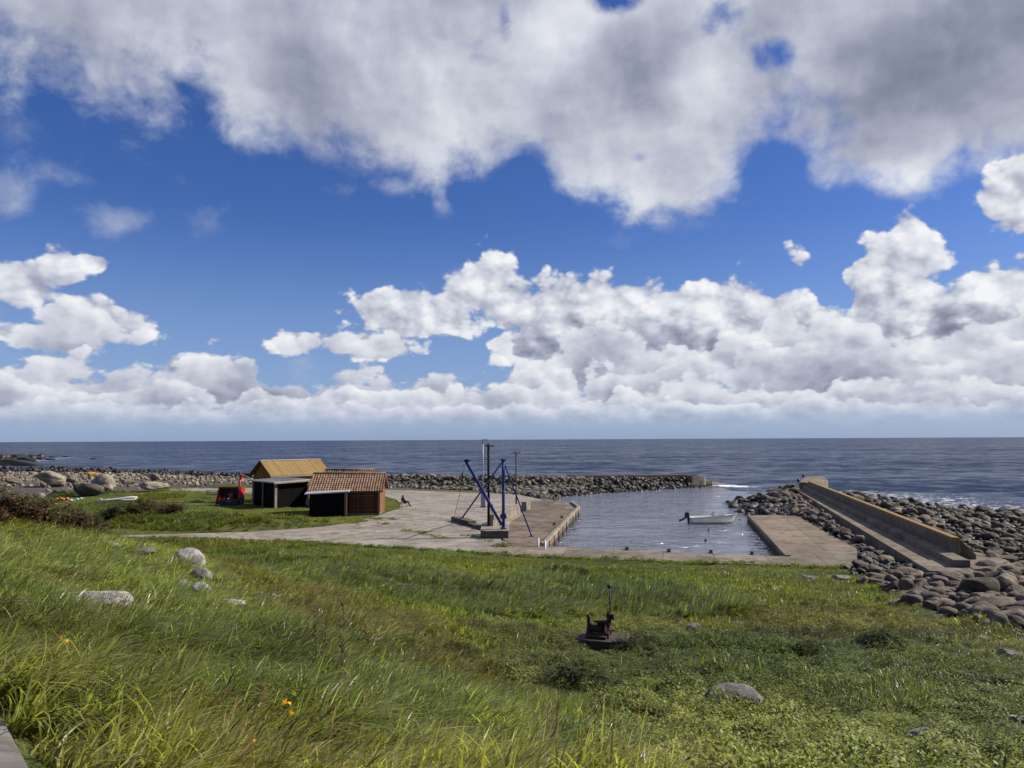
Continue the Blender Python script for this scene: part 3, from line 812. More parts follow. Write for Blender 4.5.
# ---- crane plinths
pa = [G(480.5, 538.3, .7), G(508.5, 538.9, .7)]
PLx0, PLx1, PLy = pa[0][0], pa[1][0], (pa[0][1] + pa[1][1]) / 2
pln = thing('crane_plinth', 'dark low concrete plinth under the blue crane mast', 'plinth', ((PLx0 + PLx1) / 2, PLy, .7))
hw = (PLx1 - PLx0) / 2
MB().prism([(-hw, .35), (-hw + .5, 0), (hw, 0), (hw, 2.9), (-hw, 2.9)], -.1, .52).build('block_body', M['darkwall'], pln, .03)
MB().prism([(-hw - .04, .33), (-hw + .5, -.04), (hw + .04, -.04), (hw + .04, 2.94), (-hw - .04, 2.94)], .523, .60).build('top_slab', M['wall'], pln, .01)
a = Vector((*G(451, 521, .7)[:2], 0)); b = Vector((*G(483, 530.5, .7)[:2], 0))
anc = thing('kerb_wall', 'long dark concrete kerb wall left of the crane plinth', 'kerb wall')
d = (b - a).normalized(); nrm = Vector((-d.y, d.x, 0))
mid = a.lerp(b, .55)
MB().prism([a[:2], mid[:2], (mid + nrm * .8)[:2], (a + nrm * .8)[:2]], .55, 1.12).build('anchor_block', M['darkwall'], anc, .03)
MB().prism([mid[:2], b[:2], (b + nrm * .5)[:2], (mid + nrm * .5)[:2]], .55, 0.95).build('kerb', M['darkwall'], anc, .03)

# ---- blue derrick crane
blue = paint('blue_paint', (0.012, 0.028, 0.17, 1), 0.5, 0.0, (0.045, 0.032, 0.03, 1))
mast = Vector(P(503.5, 530.0, 60.3)); mast.z = 1.31
top = mast + Vector((0.0, 0, 5.25))
crane = thing('derrick_crane', 'blue steel derrick crane with slanting boom on the quay', 'crane', mast)
L = lambda v: Vector(v) - mast
MB().tube([(0, 0, 0), (0, 0, .12)], .24, 16).tube([(0, 0, .12), (0, 0, 5.25)], .12, 14).build('mast', blue, crane)
MB().box((0, 0, 5.3), (.46, .22, .12)).tube([(0, 0, 5.25), (0, 0, 5.48)], .06, 10).build('mast_cap', blue, crane)
tip = Vector(P(466.3, 462.0, 60.6))
bm = MB(); foot = Vector((-.14, -.05, .30)); tp = L(tip)
bm.beam(foot, tp, .20, .20)
bm.build('boom', blue, crane)
MB().tube([foot - Vector((0, .16, 0)), foot + Vector((0, .16, 0))], .08, 10).build('boom_hinge', blue, crane)
MB().tube([tp + Vector((0.02, -.07, .06)), tp + Vector((0.02, .07, .06))], .17, 16).box(tp + Vector((.06, 0, .12)), (.5, .18, .10)).build('boom_sheave', iron, crane)
r1 = Vector(G(531.5, 536.5, .72)); r2_ = Vector(G(462.5, 518.0, 1.12))
for r_ in (r1, r2_):
    MB().beam(L(top) + (L(r_) - L(top)).normalized() * .2, L(r_) + Vector((0, 0, .06)), .10, .10).box(L(r_) + Vector((0, 0, .03)), (.34, .34, .06)).build('stay', blue, crane)
MB().tube([L(top) + Vector((-.1, 0, .12)), tp + Vector((0, 0, .15))], .014, 6).build('cable', iron, crane)
blk_p = Vector(P(464.2, 466.5, 60.6))
bk = MB().tube([L(blk_p) + Vector((0, -.10, 0)), L(blk_p) + Vector((0, .10, 0))], .22, 18).box(L(blk_p) + Vector((0, 0, -.12)), (.34, .26, .42)).tube([L(blk_p), L(tip)], .012, 6)
hb = bk.build('hook_block', white, crane)
hk = Vector(P(462.4, 478.5, 60.7))
MB().tube([L(blk_p) + Vector((-.03, 0, -.3)), L(hk) + Vector((0, 0, .45))], .02, 6).build('chain', iron, crane)
arc = [L(hk) + Vector((.10 * math.cos(t), 0, -.28 + .12 * math.sin(t))) for t in np.linspace(R(80), R(-200), 10)]
MB().tube([L(hk) + Vector((0, 0, .45)), L(hk) + Vector((.04, 0, .1)), L(hk)], [.07, .13, .07], 10).tube([L(hk)] + arc, .035, 8).build('hook', iron, crane)
MB().tube([L(hk) + Vector((0, 0, -.35)), L(G(454, 517.5, 1.13))], .02, 6).build('tail_rope', iron, crane)
wn = MB().box((.0, -.0, .95), (.42, .34, .4)).tube([(-.26, 0, .95), (.26, 0, .95)], .12, 12)
wn.build('winch', blue, crane)

# ---- poles
wood_grey = boards('grey_pole_wood', (0.17, 0.15, 0.125, 1), (0.26, 0.235, 0.20, 1), 2.0)
tar = boards('tarred_pole_wood', (0.045, 0.035, 0.028, 1), (0.075, 0.06, 0.05, 1), 2.0)
galv = paint('galvanised_steel', (0.30, 0.31, 0.32, 1), 0.45, 0.3)
def pole(label, base, h, r, m, arm):
    t = thing('utility_pole', label, 'pole', base, 0.0, 'poles on the quay')
    MB().tube([(0, 0, -.5), (0, 0, h * .5), (0, 0, h)], [r, r * .9, r * .8], 12).build('shaft', m, t)
    return t
b1 = G(483, 507.2, .7); p1 = pole('tallest thin grey pole, rising behind the crane boom with grey cabinet', b1, 7.55, .07, galv, 0)
MB().box((.16, 0, 7.5), (.5, .08, .05)).build('lamp_arm', galv, p1)
MB().box((.40, 0, 7.46), (.34, .16, .07)).build('lamp_head', iron, p1)
b2 = Vector((-2.0, 64.8, .7)); p2 = pole('dark tarred timber pole between the kerb wall and crane mast', b2, 7.15, .125, tar, 0)
MB().box((.10, 0, 6.95), (.75, .09, .09)).build('crossarm', tar, p2)
for s in (-.18, .36): MB().tube([(s, 0, 7.0), (s, 0, 7.05), (s, 0, 7.12)], [.03, .055, .02], 8).build('insulator', iron, p2)
lamp = MB().box((0, 0, 0), (.42, .26, .34)).build('floodlight', iron, p2, .02); lamp.location = (.30, -.1, 4.35)
MB().box((.2, -.05, -.02), (.2, .06, .06)).build('bracket', iron, lamp)
lamp2 = MB().box((0, 0, 0), (.34, .24, .3)).build('floodlight', iron, p2, .02); lamp2.location = (-.25, -.1, 4.15)
b3 = Vector((*G(515.6, 508.5, .7)[:2], .7)); b3.y = 80.2; b3.x = .38; p3 = pole('brown pole with short crossarm at the far end of the low wall', b3, 6.25, .085, wood_grey, 0)
MB().box((.05, 0, 6.1), (.85, .08, .08)).build('crossarm', wood_grey, p3)
for s in (-.3, .4): MB().tube([(s, 0, 6.14), (s, 0, 6.19), (s, 0, 6.26)], [.03, .055, .02], 8).build('insulator', iron, p3)
cab = thing('electrical_cabinet', 'tall narrow grey cabinet at the foot of the tallest pole', 'cabinet', (b1[0] + .03, b1[1] - .30, .7))
MB().box((0, 0, .08), (.56, .34, .16)).build('base', M['wall'], cab)
MB().box((0, 0, 1.12), (.52, .30, 1.92)).build('body', galv, cab, .015)
MB().box((0, -.158, 1.12), (.44, .012, 1.76)).build('door', galv, cab)
sg = Vector(P(491.9, 511, 64.3))
sgn = thing('white_board', 'small white board on a post next to the dark timber pole', 'board', (sg.x, sg.y, .7))
MB().box((0, 0, 1.0), (.07, .05, 2.0)).build('post', galv, sgn)
MB().box((0, -.045, sg.z - .7 + .28), (.24, .03, .62)).build('panel', white, sgn, .005)

# ---- person sitting
cloth_dark = mottled('dark_cloth', (0.012, 0.012, 0.014), (0.022, 0.021, 0.024), 9.0, 0.9, 0.004)
skin = mottled('skin', (0.36, 0.20, 0.14), (0.42, 0.25, 0.18), 9.0, 0.6, 0.001)
def skinned(name, verts, edges, radii, mat, parent, sub=2):
    me = bpy.data.meshes.new(name); me.from_pydata([Vector(v) for v in verts], edges, []); me.materials.append(mat)
    o = bpy.data.objects.new(name, me); col.objects.link(o); o.parent = parent
    sk_ = o.modifiers.new('skin', 'SKIN'); sk_.use_smooth_shade = True
    for v, r in zip(me.skin_vertices[0].data, radii): v.radius = (r, r) if not isinstance(r, tuple) else r
    me.skin_vertices[0].data[0].use_root = True
    s_ = o.modifiers.new('subsurf', 'SUBSURF'); s_.levels = sub; s_.render_levels = sub
    return o
pb = G(404.0, 506.4, .7)
man = thing('person', 'person in dark hooded clothes sitting back with legs stretched, facing the harbour', 'person', (pb[0], pb[1], .7))
body = skinned('body', [(0, 0, .50), (-.06, 0, .74), (-.13, 0, .98), (-.15, 0, 1.06), (-.15, 0, 1.14), (-.14, 0, 1.27),
                        (.06, .10, .47), (.48, .12, .53), (.60, .12, .10), (.82, .13, .06), (.06, -.10, .47), (.50, -.12, .56), (.66, -.12, .10), (.88, -.13, .06),
                        (-.13, .21, .97), (-.02, .27, .72), (.20, .16, .62), (-.13, -.21, .97), (-.02, -.27, .72), (.20, -.16, .62)],
               [(0, 1), (1, 2), (2, 3), (3, 4), (4, 5), (0, 6), (6, 7), (7, 8), (8, 9), (0, 10), (10, 11), (11, 12), (12, 13), (2, 14), (14, 15), (15, 16), (2, 17), (17, 18), (18, 19)],
               [.19, .20, .20, .09, .115, .10, .14, .105, .075, .06, .14, .105, .075, .06, .095, .075, .05, .095, .075, .05], cloth_dark, man)
MB().sphere((-.10, 0, 1.24), .085, 14, 10, (1.0, .82, 1.2)).sphere((-.005, 0, 1.235), .022, 8, 6, (1, .7, 1.2)).build('face', skin, man)
for s in (-1, 1):
    hv = [(.20, s * .16, .62), (.27, s * .14, .61)]; he = [(0, 1)]; hr = [.032, .034]
    for f in range(4):
        k = len(hv); l = (.075, .085, .08, .06)[f]
        hv += [(.29, s * .14 + (f - 1.5) * .019, .61), (.29 + l * .55, s * .14 + (f - 1.5) * .021, .60), (.29 + l, s * .14 + (f - 1.5) * .021, .575)]
        he += [(1, k), (k, k + 1), (k + 1, k + 2)]; hr += [.011, .0095, .008]
    k = len(hv); hv += [(.25, s * .105, .615), (.30, s * .085, .60)]; he += [(1, k), (k, k + 1)]; hr += [.012, .009]
    skinned('hand', hv, he, hr, skin, man, 1)
ch = thing('chair', 'slim grey low chair under the sitting person', 'chair', (pb[0], pb[1], .7))
grey_steel = paint('grey_steel', (0.16, 0.16, 0.16, 1), 0.5)
MB().box((.08, 0, .34), (.52, .50, .03), 0, 0, R(-6)).build('seat', grey_steel, ch)
MB().box((-.27, 0, .70), (.03, .48, .66), 0, 0, R(-12)).build('backrest', grey_steel, ch)
for sx_, sy_ in ((-.2, -.22), (-.2, .22), (.28, -.22), (.28, .22)):
    MB().tube([(sx_, sy_, .34), (sx_ * 1.25, sy_, 0)], .016, 8).build('leg', grey_steel, ch)

# ---- mole with cap wall
mole = thing('breakwater', 'far dark stone breakwater capped with a straight concrete wall', 'breakwater')
c0, c1 = Vector((*P(574, 478, 125)[:2], 0)), Vector((*P(698, 477, 134.0)[:2], 0))
d = (c1 - c0).normalized(); nrm = Vector((-d.y, d.x, 0))
MB().prism([c0[:2], c1[:2], (c1 + nrm * 2.6)[:2], (c0 + nrm * 2.6)[:2]], [-.5] * 4, [2.36, 2.0, 2.0, 2.36]).build('cap_wall', M['darkwall'], mole, .04)
h0 = c1 - d * 2.8 - nrm * 2.2
MB().prism([h0[:2], (h0 + d * 2.6)[:2], (h0 + d * 4.0 + nrm * 1.6)[:2], (h0 + d * 4.0 + nrm * 4.6)[:2], (h0 + nrm * 4.6)[:2]], [-2.5] * 5, [1.9, 1.85, 1.3, 1.3, 1.9]).build('round_head', M['apron'], mole, .06)
h1 = h0 + d * 4.0 + nrm * 2
MB().prism([h1[:2], (h1 + d * 1.6)[:2], (h1 + d * 1.6 + nrm * 1.8)[:2], (h1 + nrm * 1.8)[:2]], -2.5, .95).build('toe_block', M['apron'], mole, .05)
h2 = h1 + d * 1.6 + nrm * .2
MB().prism([h2[:2], (h2 + d * 3.2 + nrm * .4)[:2], (h2 + d * 3.0 + nrm * 1.4)[:2], (h2 + nrm * 1.3)[:2]], -2.5, [.7, .3, .3, .7]).build('toe_slab', M['wall'], mole, .05)

# ---- right breakwater with parapet
rbw = thing('breakwater', 'long right breakwater with walkway and parapet topped by orange lichen', 'breakwater')
wl0, wl1 = Vector((22.0, 41.3, 0)), Vector((37.7, 103, 0))
pp0, pp1 = Vector((25.3, 44.9, 0)), Vector((39.1, 102.5, 0))
d = (pp1 - pp0).normalized(); nrm = Vector((d.y, -d.x, 0))
wr0 = pp0 - d * 4.2 + nrm * -.05
MB().prism([wl0[:2], wr0[:2], (pp0)[:2], (pp1)[:2], wl1[:2]], [-2.5] * 5, [1.18, 1.18, 1.28, 1.34, 1.34]).build('walkway', M['seawall'], rbw, .03)
MB().prism([(pp0 - d * 3.0 - nrm * .85)[:2], (pp0 - d * 3.0 - nrm * .003)[:2], (pp1 - nrm * .003)[:2], (pp1 - nrm * .6)[:2]], [1.0] * 4, [1.60, 1.60, 1.74, 1.74]).build('ledge', M['seawall'], rbw, .03)
lich_m, N, b_, o_ = new_mat('lichen_concrete')
pz = wpos(N); zz = N.sep(pz)[2]
base = N.mixc(N.ss(N.noise(pz, .8, 6, .65), .35, .65), (0.105, 0.083, 0.053), (0.175, 0.142, 0.095))
base = N.mixc(1.0, base, N.mixc(N.noise(pz, 20, 4, .7), (.75, .75, .75), (1.2, 1.2, 1.2)), 'MULTIPLY')
streak = N.noise(N.vm('MULTIPLY', pz, (2.5, 2.5, .15)), 1.0, 4, .6)
base = N.mixc(N.ss(streak, .5, .7) * .5, base, (0.06, 0.055, 0.045))
licf = N.ss(zz + (N.noise(pz, 1.3, 6, .7) - .5) * .9, 2.20, 2.44)
N.put(b_.inputs['Base Color'], N.mixc(licf * .9, base, (0.25, 0.15, 0.04)))
b_.inputs['Roughness'].default_value = .9
bump(N, b_, N.noise(pz, 18, 4, .7), .5, .02)
MB().prism([pp0[:2], (pp0 + nrm * .42)[:2], (pp1 + nrm * .42)[:2], pp1[:2]], [1.0] * 4, [2.46, 2.46, 2.52, 2.52]).build('parapet', lich_m, rbw, .04)
MB().prism([(pp0 + d * .35 + nrm * .423)[:2], (pp0 + d * .05 + nrm * 1.25)[:2], (pp0 + d * 1.2 + nrm * .95)[:2], (pp0 + d * 1.8 + nrm * .423)[:2]], 1.0, [2.40, 1.5, 1.5, 2.40]).build('buttress', lich_m, rbw, .04)
MB().prism([(pp0 - d * 3.4 + nrm * .01)[:2], (pp0 - d * 2.6 + nrm * 2.6)[:2], (pp0 + d * 2.2 + nrm * 2.9)[:2], (pp0 + d * 6 + nrm * .43)[:2], (pp0 + nrm * .43)[:2], (pp0 + nrm * .003)[:2]], -1, 1.22).build('pad', M['seawall'], rbw, .04)
pf = [tuple(G(a, b, 1.9)[:2]) for a, b in ((799, 482), (806, 476.6), (824, 476.4), (828, 480), (810, 483))]
MB().prism(pf, -2.5, 1.9).build('end_platform', M['seawall'], rbw, .05)
for a, b in ((803.2, 476.6), (798.4, 481.5)):
    q = G(a, b, 1.9); MB().tube([(q[0], q[1], 1.8), (q[0], q[1], 2.25)], .2, 12).build('mooring_post', iron, rbw)

# ================================================================ huts
red = boards('red_brown_boards', (0.095, 0.036, 0.02, 1), (0.145, 0.055, 0.03, 1), .16, 0)
red_lit = boards('red_brown_sunlit_boards', (0.17, 0.08, 0.042, 1), (0.24, 0.12, 0.065, 1), .16, 1)  # end wall boards made lighter: the sunlight on them is in the colour
black = boards('black_boards', (0.0035, 0.0032, 0.003, 1), (0.0065, 0.0056, 0.005, 1), .17, 0)
blacky = boards('black_side_boards', (0.0035, 0.0032, 0.003, 1), (0.0065, 0.0056, 0.005, 1), .17, 1)
orange_w = boards('ochre_boards', (0.26, 0.13, 0.03, 1), (0.34, 0.17, 0.04, 1), .16, 1)
orange_x = boards('ochre_front_boards', (0.26, 0.13, 0.03, 1), (0.34, 0.17, 0.04, 1), .16, 0)
post_w = mottled('weathered_post', (0.20, 0.16, 0.12), (0.32, 0.27, 0.21), 5, .85, .01)
post_b = mottled('brown_post', (0.13, 0.075, 0.045), (0.20, 0.12, 0.075), 5, .85, .01)
sheetm = paint('pale_roof_sheet', (0.50, 0.47, 0.41, 1), .5, 0.0, (0.36, 0.32, 0.26, 1))
sheetg = paint('grey_roof_sheet', (0.40, 0.42, 0.45, 1), .4, 0.0, (0.30, 0.30, 0.30, 1))
trim = mottled('brown_trim', (0.10, 0.055, 0.03), (0.15, 0.085, 0.05), 4, .8, .005)
plinth_m = M['wall']

def tile_mat():
    m, N, b, o = new_mat('clay_tile')
    p = opos(N); x, y, z = N.sep(p)
    k = N.xyz(N.m('FLOOR', x / .27), N.m('FLOOR', y / .30), 0.0)
    wn = N.node('ShaderNodeTexWhiteNoise', noise_dimensions='3D'); N.put(wn.inputs['Vector'], k)
    w = S(N, wn.outputs[0])
    c = N.mixc(w, (0.13, 0.068, 0.036), (0.29, 0.178, 0.108))
    c = N.mixc(N.ss(N.noise(p, 1.2, 6, .7), .48, .7) * .7, c, (0.23, 0.18, 0.13))
    c = N.mixc(N.ss(N.noise(p, 14, 4, .7), .55, .7) * .6, c, (0.10, 0.065, 0.045))
    N.put(b.inputs['Base Color'], c); b.inputs['Roughness'].default_value = .85
    return m
tile = tile_mat()
def pantile_slope(x0, x1, ye, ze, yr, zr, mat_parent, th=.05, name='roof', m=None):
    """pantiled slope from the eave (ye, ze) up to the ridge (yr, zr): S-shaped tiles in overlapping rows"""
    run = math.hypot(yr - ye, zr - ze); rows = max(3, round(run / .34)); per = .27
    nx = int(round((x1 - x0) / per)); sub = 6
    mb = MB(); uy, uz = (yr - ye) / run, (zr - ze) / run; sgn = 1 if yr > ye else -1
    ny_, nz_ = -uz * sgn, abs(uy)
    for r_ in range(rows):
        s0, s1 = run * r_ / rows, run * (r_ + 1) / rows + .04
        jit = rnd.uniform(-.008, .008)
        vs, fs = [], []
        for i in range(nx * sub + 1):
            u = i / sub; x = x0 + (x1 - x0) * i / (nx * sub)
            w = .045 * math.sin(2 * math.pi * u) + .012 * math.sin(4 * math.pi * u)
            sag = -.03 * math.sin(math.pi * (x - x0) / (x1 - x0))
            for s, lift in ((s0, .035 - .05), (s0, .035), (s1, 0.0)):
                h = th + w + lift + sag + jit
                vs.append((x, ye + uy * s + ny_ * h, ze + uz * s + nz_ * h))
        for i in range(nx * sub):
            for k in range(2):
                a = i * 3 + k; q = (a, a + 3, a + 4, a + 1)
                fs.append(q if sgn > 0 else q[::-1])
        mb.add(vs, fs, False)
    mb.box(((x0 + x1) / 2, (ye + yr) / 2 - ny_ * .03, (ze + zr) / 2 - nz_ * .03), (x1 - x0 - .06, run, .05), 0, math.atan2(zr - ze, yr - ye) if sgn > 0 else -math.atan2(zr - ze, abs(yr - ye)))
    return mb.build(name, m or tile, mat_parent)

# ---- tile roofed hut (front)
HT = G(378.6, 514.4, .7); hx, hy = HT[0], HT[1]
hang = math.atan2(.045, 1)
tile_hut = thing('tile_roof_hut', 'brown boarded hut with red clay tile roof and black lean-to', 'hut', (hx, hy, .69), hang)
W, D, E, RZ = 6.65, 4.4, 2.5, 4.0          # width (to the left), depth, eave and ridge heights
MB().box((-W / 2, D / 2, .06), (W + .1, D + .1, .16)).build('footing', plinth_m, tile_hut)
# front wall with double doors, gables with the slope of the roof
MB().box((-W / 2, .06, E / 2 + .1), (W, .12, E - .2)).build('front_wall', red, tile_hut)
MB().box((-W / 2, D - .06, E / 2 + .1), (W, .12, E - .2)).build('back_wall', red, tile_hut)
def gable(x, m, parent, D, E, RZ, th=.12, name='gable_wall'):
    prof = [(0.0, .13), (D, .13), (D, E), (D / 2, RZ - .06), (0.0, E)]
    vs = [(x + s, y, z) for s in (-th / 2, th / 2) for y, z in prof]; n = 5
    fs = [tuple(range(n))[::-1], tuple(range(n, 2 * n))] + [(i, (i + 1) % n, (i + 1) % n + n, i + n) for i in range(n)]
    return MB().add(vs, fs).build(name, m, parent)
gable(.065, red_lit, tile_hut, D, E, RZ); gable(-W - .065, red_lit, tile_hut, D, E, RZ)
for xd in (-2.35, -1.02):
    dr = MB().box((xd, -.035, 1.18), (1.25, .05, 2.05)).build('door', red, tile_hut)
    for zz_ in (.45, 1.9): MB().box((xd, -.075, zz_), (1.15, .03, .12)).build('batten', trim, dr)
    MB().box((xd + (.5 if xd < -2 else -.5), -.085, 1.15), (.04, .05, .2)).build('handle', iron, dr)
MB().box((-.02, -.03, E / 2 + .05), (.16, .14, E - .1)).build('corner_board', post_b, tile_hut)
pantile_slope(-W - .38, .42, -.42, E - .14, D / 2, RZ, tile_hut)
pantile_slope(-W - .38, .42, D + .42, E - .14, D / 2, RZ, tile_hut)
MB().tube([(-W - .42, D / 2, RZ + .08), (.44, D / 2, RZ + .08)], .11, 10).build('ridge_cap', tile, tile_hut)
for x in (-W - .40, .44):
    MB().beam((x, -.46, E - .16), (x, D / 2, RZ + .02), .06, .24).beam((x, D + .46, E - .16), (x, D / 2, RZ + .02), .06, .24).build('bargeboard', post_b if x > 0 else trim, tile_hut)
MB().box((-W / 2, -.44, E - .17), (W + .8, .05, .14)).build('fascia', trim, tile_hut)
# lean-to in front of its left half
lx0, lx1, ld = -W + .0, -W + 3.45, 1.35
MB().box(((lx0 + lx1) / 2, -ld, 1.12), (lx1 - lx0, .08, 2.16)).build('lean_to_wall', black, tile_hut)
MB().box((lx0 + .04, -ld / 2, 1.12), (.08, ld - .1, 2.16)).build('lean_to_wall', blacky, tile_hut)
MB().box((lx1 - .04, -ld / 2, 1.12), (.08, ld - .1, 2.16)).build('lean_to_wall', blacky, tile_hut)
MB().box((lx1 + .10, -ld - .0, 1.16), (.24, .20, 2.28)).build('corner_post', post_b, tile_hut)
MB().add([(lx0 - .45, -ld - .30, 2.14), (lx1 + .42, -ld - .30, 2.36), (lx1 + .42, -.30, 2.44), (lx0 - .45, -.30, 2.30), (lx0 - .45, -ld - .30, 2.25), (lx1 + .42, -ld - .30, 2.47), (lx1 + .42, -.30, 2.54), (lx0 - .45, -.30, 2.40)],
         [(3, 2, 1, 0), (4, 5, 6, 7), (0, 1, 5, 4), (1, 2, 6, 5), (2, 3, 7, 6), (3, 0, 4, 7)]).build('lean_to_roof', sheetg, tile_hut)

# ---- second tile roofed hut behind
HB = P(369, 505, 88.5)
hut2 = thing('tile_roof_hut', 'smaller hut behind the front one, only its red tile ridge showing', 'hut', (HB[0], 88.5, .69), hang)
W2, D2, E2, RZ2 = 5.0, 3.6, 2.5, 4.02
MB().box((-W2 / 2, .06, E2 / 2), (W2, .12, E2)).build('front_wall', red, hut2)
MB().box((-W2 / 2, D2 - .06, E2 / 2), (W2, .12, E2)).build('back_wall', red, hut2)
gable(.065, red_lit, hut2, D2, E2, RZ2); gable(-W2 - .065, red_lit, hut2, D2, E2, RZ2)
pantile_slope(-W2 - .3, .35, -.35, E2 - .12, D2 / 2, RZ2, hut2); pantile_slope(-W2 - .3, .35, D2 + .35, E2 - .12, D2 / 2, RZ2, hut2)
MB().tube([(-W2 - .33, D2 / 2, RZ2 + .08), (.37, D2 / 2, RZ2 + .08)], .11, 10).build('ridge_cap', tile, hut2)
for x in (-W2 - .33, .37): MB().beam((x, -.38, E2 - .14), (x, D2 / 2, RZ2 + .02), .05, .2).beam((x, D2 + .38, E2 - .14), (x, D2 / 2, RZ2 + .02), .05, .2).build('bargeboard', trim, hut2)
MB().box((.15, 1.8, 1.1), (.05, 1.0, 2.0)).build('door', trim, hut2)

# ---- yellow roofed hut, turned about 45 degrees
yroof, N, b_, o_ = new_mat('yellow_roof')
pz = opos(N); xq = N.sep(pz)[0]
seam = N.ss(N.m('ABSOLUTE', N.m('FRACT', xq / .36) - .5), .40, .5)
wn = N.node('ShaderNodeTexWhiteNoise', noise_dimensions='1D'); N.put(wn.inputs['W'], N.m('FLOOR', xq / .36))
c = N.mixc(S(N, wn.outputs[0]), (0.25, 0.155, 0.045), (0.33, 0.212, 0.07))
c = N.mixc(N.ss(N.noise(N.vm('MULTIPLY', pz, (3, .6, .6)), 1.5, 6, .65), .45, .7) * .5, c, (0.40, 0.28, 0.12))
c = N.mixc(seam * .55, c, (0.17, 0.095, 0.025))
N.put(b_.inputs['Base Color'], c); b_.inputs['Roughness'].default_value = .6
bump(N, b_, seam, .6, .03)
ang45 = R(45)
Lr, hwid = 8.4, 2.7
apex = Vector(P(260, 461, 95.2))
yh = thing('yellow_roof_hut', 'large hut with ochre yellow roof and dark ochre gable', 'hut', (apex.x, apex.y, .68), ang45)
# local x along the ridge, local -y is the slope facing the harbour
Ez, Rz = 3.22, 4.98
def gable2(x, m):
    prof = [(-hwid + .35, .0), (hwid - .35, .0), (hwid - .35, Ez + .12), (0, Rz - .1), (-hwid + .35, Ez + .12)]
    vs = [(x + s, y, z) for s in (-.06, .06) for y, z in prof]; n = 5
    fs = [tuple(range(n))[::-1], tuple(range(n, 2 * n))] + [(i, (i + 1) % n, (i + 1) % n + n, i + n) for i in range(n)]
    return MB().add(vs, fs).build('gable_wall', m, yh)
g1 = gable2(.45, orange_w); g2 = gable2(Lr - .3, orange_w)
MB().box((Lr / 2, -hwid + .41, Ez / 2), (Lr - .87, .12, Ez)).build('front_wall', orange_x, yh)
MB().box((Lr / 2, hwid - .41, Ez / 2), (Lr - .87, .12, Ez)).build('back_wall', orange_x, yh)
wf = MB().box((.36, -.9, 2.75), (.08, .9, .55)).build('window', trim, yh)
glass = paint('dark_glass', (0.01, 0.012, 0.015, 1), .25)
MB().box((.315, -.9, 2.75), (.02, .78, .43)).build('pane', glass, wf)
def flat_slope(s, name='roof'):
    a0, a1 = (0, 0, Rz), (0, s * (hwid + .05), Ez)
    dy, dz = a1[1] - a0[1], a1[2] - a0[2]; l = math.hypot(dy, dz)
    mb = MB(); n = (0, -dz / l * s * (1 if s > 0 else 1), abs(dy) / l)
    nn = Vector((0, -dz * s, abs(dy))).normalized() if s > 0 else Vector((0, dz, abs(dy))).normalized()
    vs = [Vector((x, y, z)) + nn * h for h in (0, .08) for x, y, z in ((0, 0, Rz), (Lr, 0, Rz), (Lr, a1[1], Ez), (0, a1[1], Ez))]
    mb.add(vs, [(0, 1, 2, 3), (7, 6, 5, 4), (0, 4, 5, 1), (1, 5, 6, 2), (2, 6, 7, 3), (3, 7, 4, 0)])
    k = 0.18
    while k < Lr:                                                       # standing seams
        mb.beam(Vector((k, 0, Rz)) + nn * .095, Vector((k, a1[1], Ez)) + nn * .095, .035, .04); k += .36
    return mb.build(name, yroof, yh)
flat_slope(-1); flat_slope(1)
ridge_m = paint('pale_ridge', (0.52, 0.50, 0.45, 1), .5)
MB().box((Lr / 2, 0, Rz + .12), (Lr + .04, .30, .07)).build('ridge_cap', ridge_m, yh)
for x in (-.03, Lr + .03):
    for s in (-1, 1): MB().beam((x, 0, Rz + .02), (x, s * (hwid + .07), Ez + .0), .05, .22).build('bargeboard', trim, yh)
MB().box((Lr / 2, -hwid - .06, Ez - .05), (Lr, .06, .18)).build('fascia', post_w, yh)

# ---- black open shelter in front of it
cp = Vector(G(275.3, 508.2, .7))
sh = thing('black_shelter', 'black boarded shelter with flat pale roof and pale corner posts', 'shelter', (cp.x, cp.y, .69), ang45)
A, B, H = 4.0, 5.3, 2.78                   # along local x (right face) and local y (left face)
MB().box((A / 2, .04, H / 2), (A - .2, .08, H)).build('wall', black, sh)
MB().box((.09, B * .28, H / 2), (.08, B * .44, H)).build('wall', blacky, sh)
MB().box((.09, B * .80, H / 2), (.08, B * .34, H)).build('wall', blacky, sh)
MB().box((A / 2, B - .04, H / 2), (A - .2, .08, H)).build('wall', black, sh)
MB().box((A - .09, B / 2, H / 2), (.08, B - .2, H)).build('wall', blacky, sh)
for (x, y), wdt in (((0, 0), .26), ((A, 0), .18), ((0, B), .18), ((0, B * .56), .13), ((A, B), .18)):
    MB().box((x, y, H / 2), (wdt, wdt, H)).build('post', post_w, sh)
MB().add([(-.45, -.45, H + .02), (A + .4, -.45, H + .16), (A + .4, B + .45, H + .22), (-.45, B + .45, H + .06), (-.45, -.45, H + .12), (A + .4, -.45, H + .26), (A + .4, B + .45, H + .32), (-.45, B + .45, H + .16)],
         [(3, 2, 1, 0), (4, 5, 6, 7), (0, 1, 5, 4), (1, 2, 6, 5), (2, 3, 7, 6), (3, 0, 4, 7)]).build('roof', sheetm, sh)
k = 0.0
rb = MB()
while k < A + .8:
    rb.beam((-.44 + k, -.44, H + .14 + k * .165 / 4.8), (-.44 + k, B + .44, H + .18 + k * .165 / 4.8), .04, .05); k += .45
rb.build('roof_batten', sheetm, sh)
MB().box((A / 2, -.47, H + .06), (A + .8, .05, .16), 0, 0, R(-1.7)).build('fascia', post_w, sh)

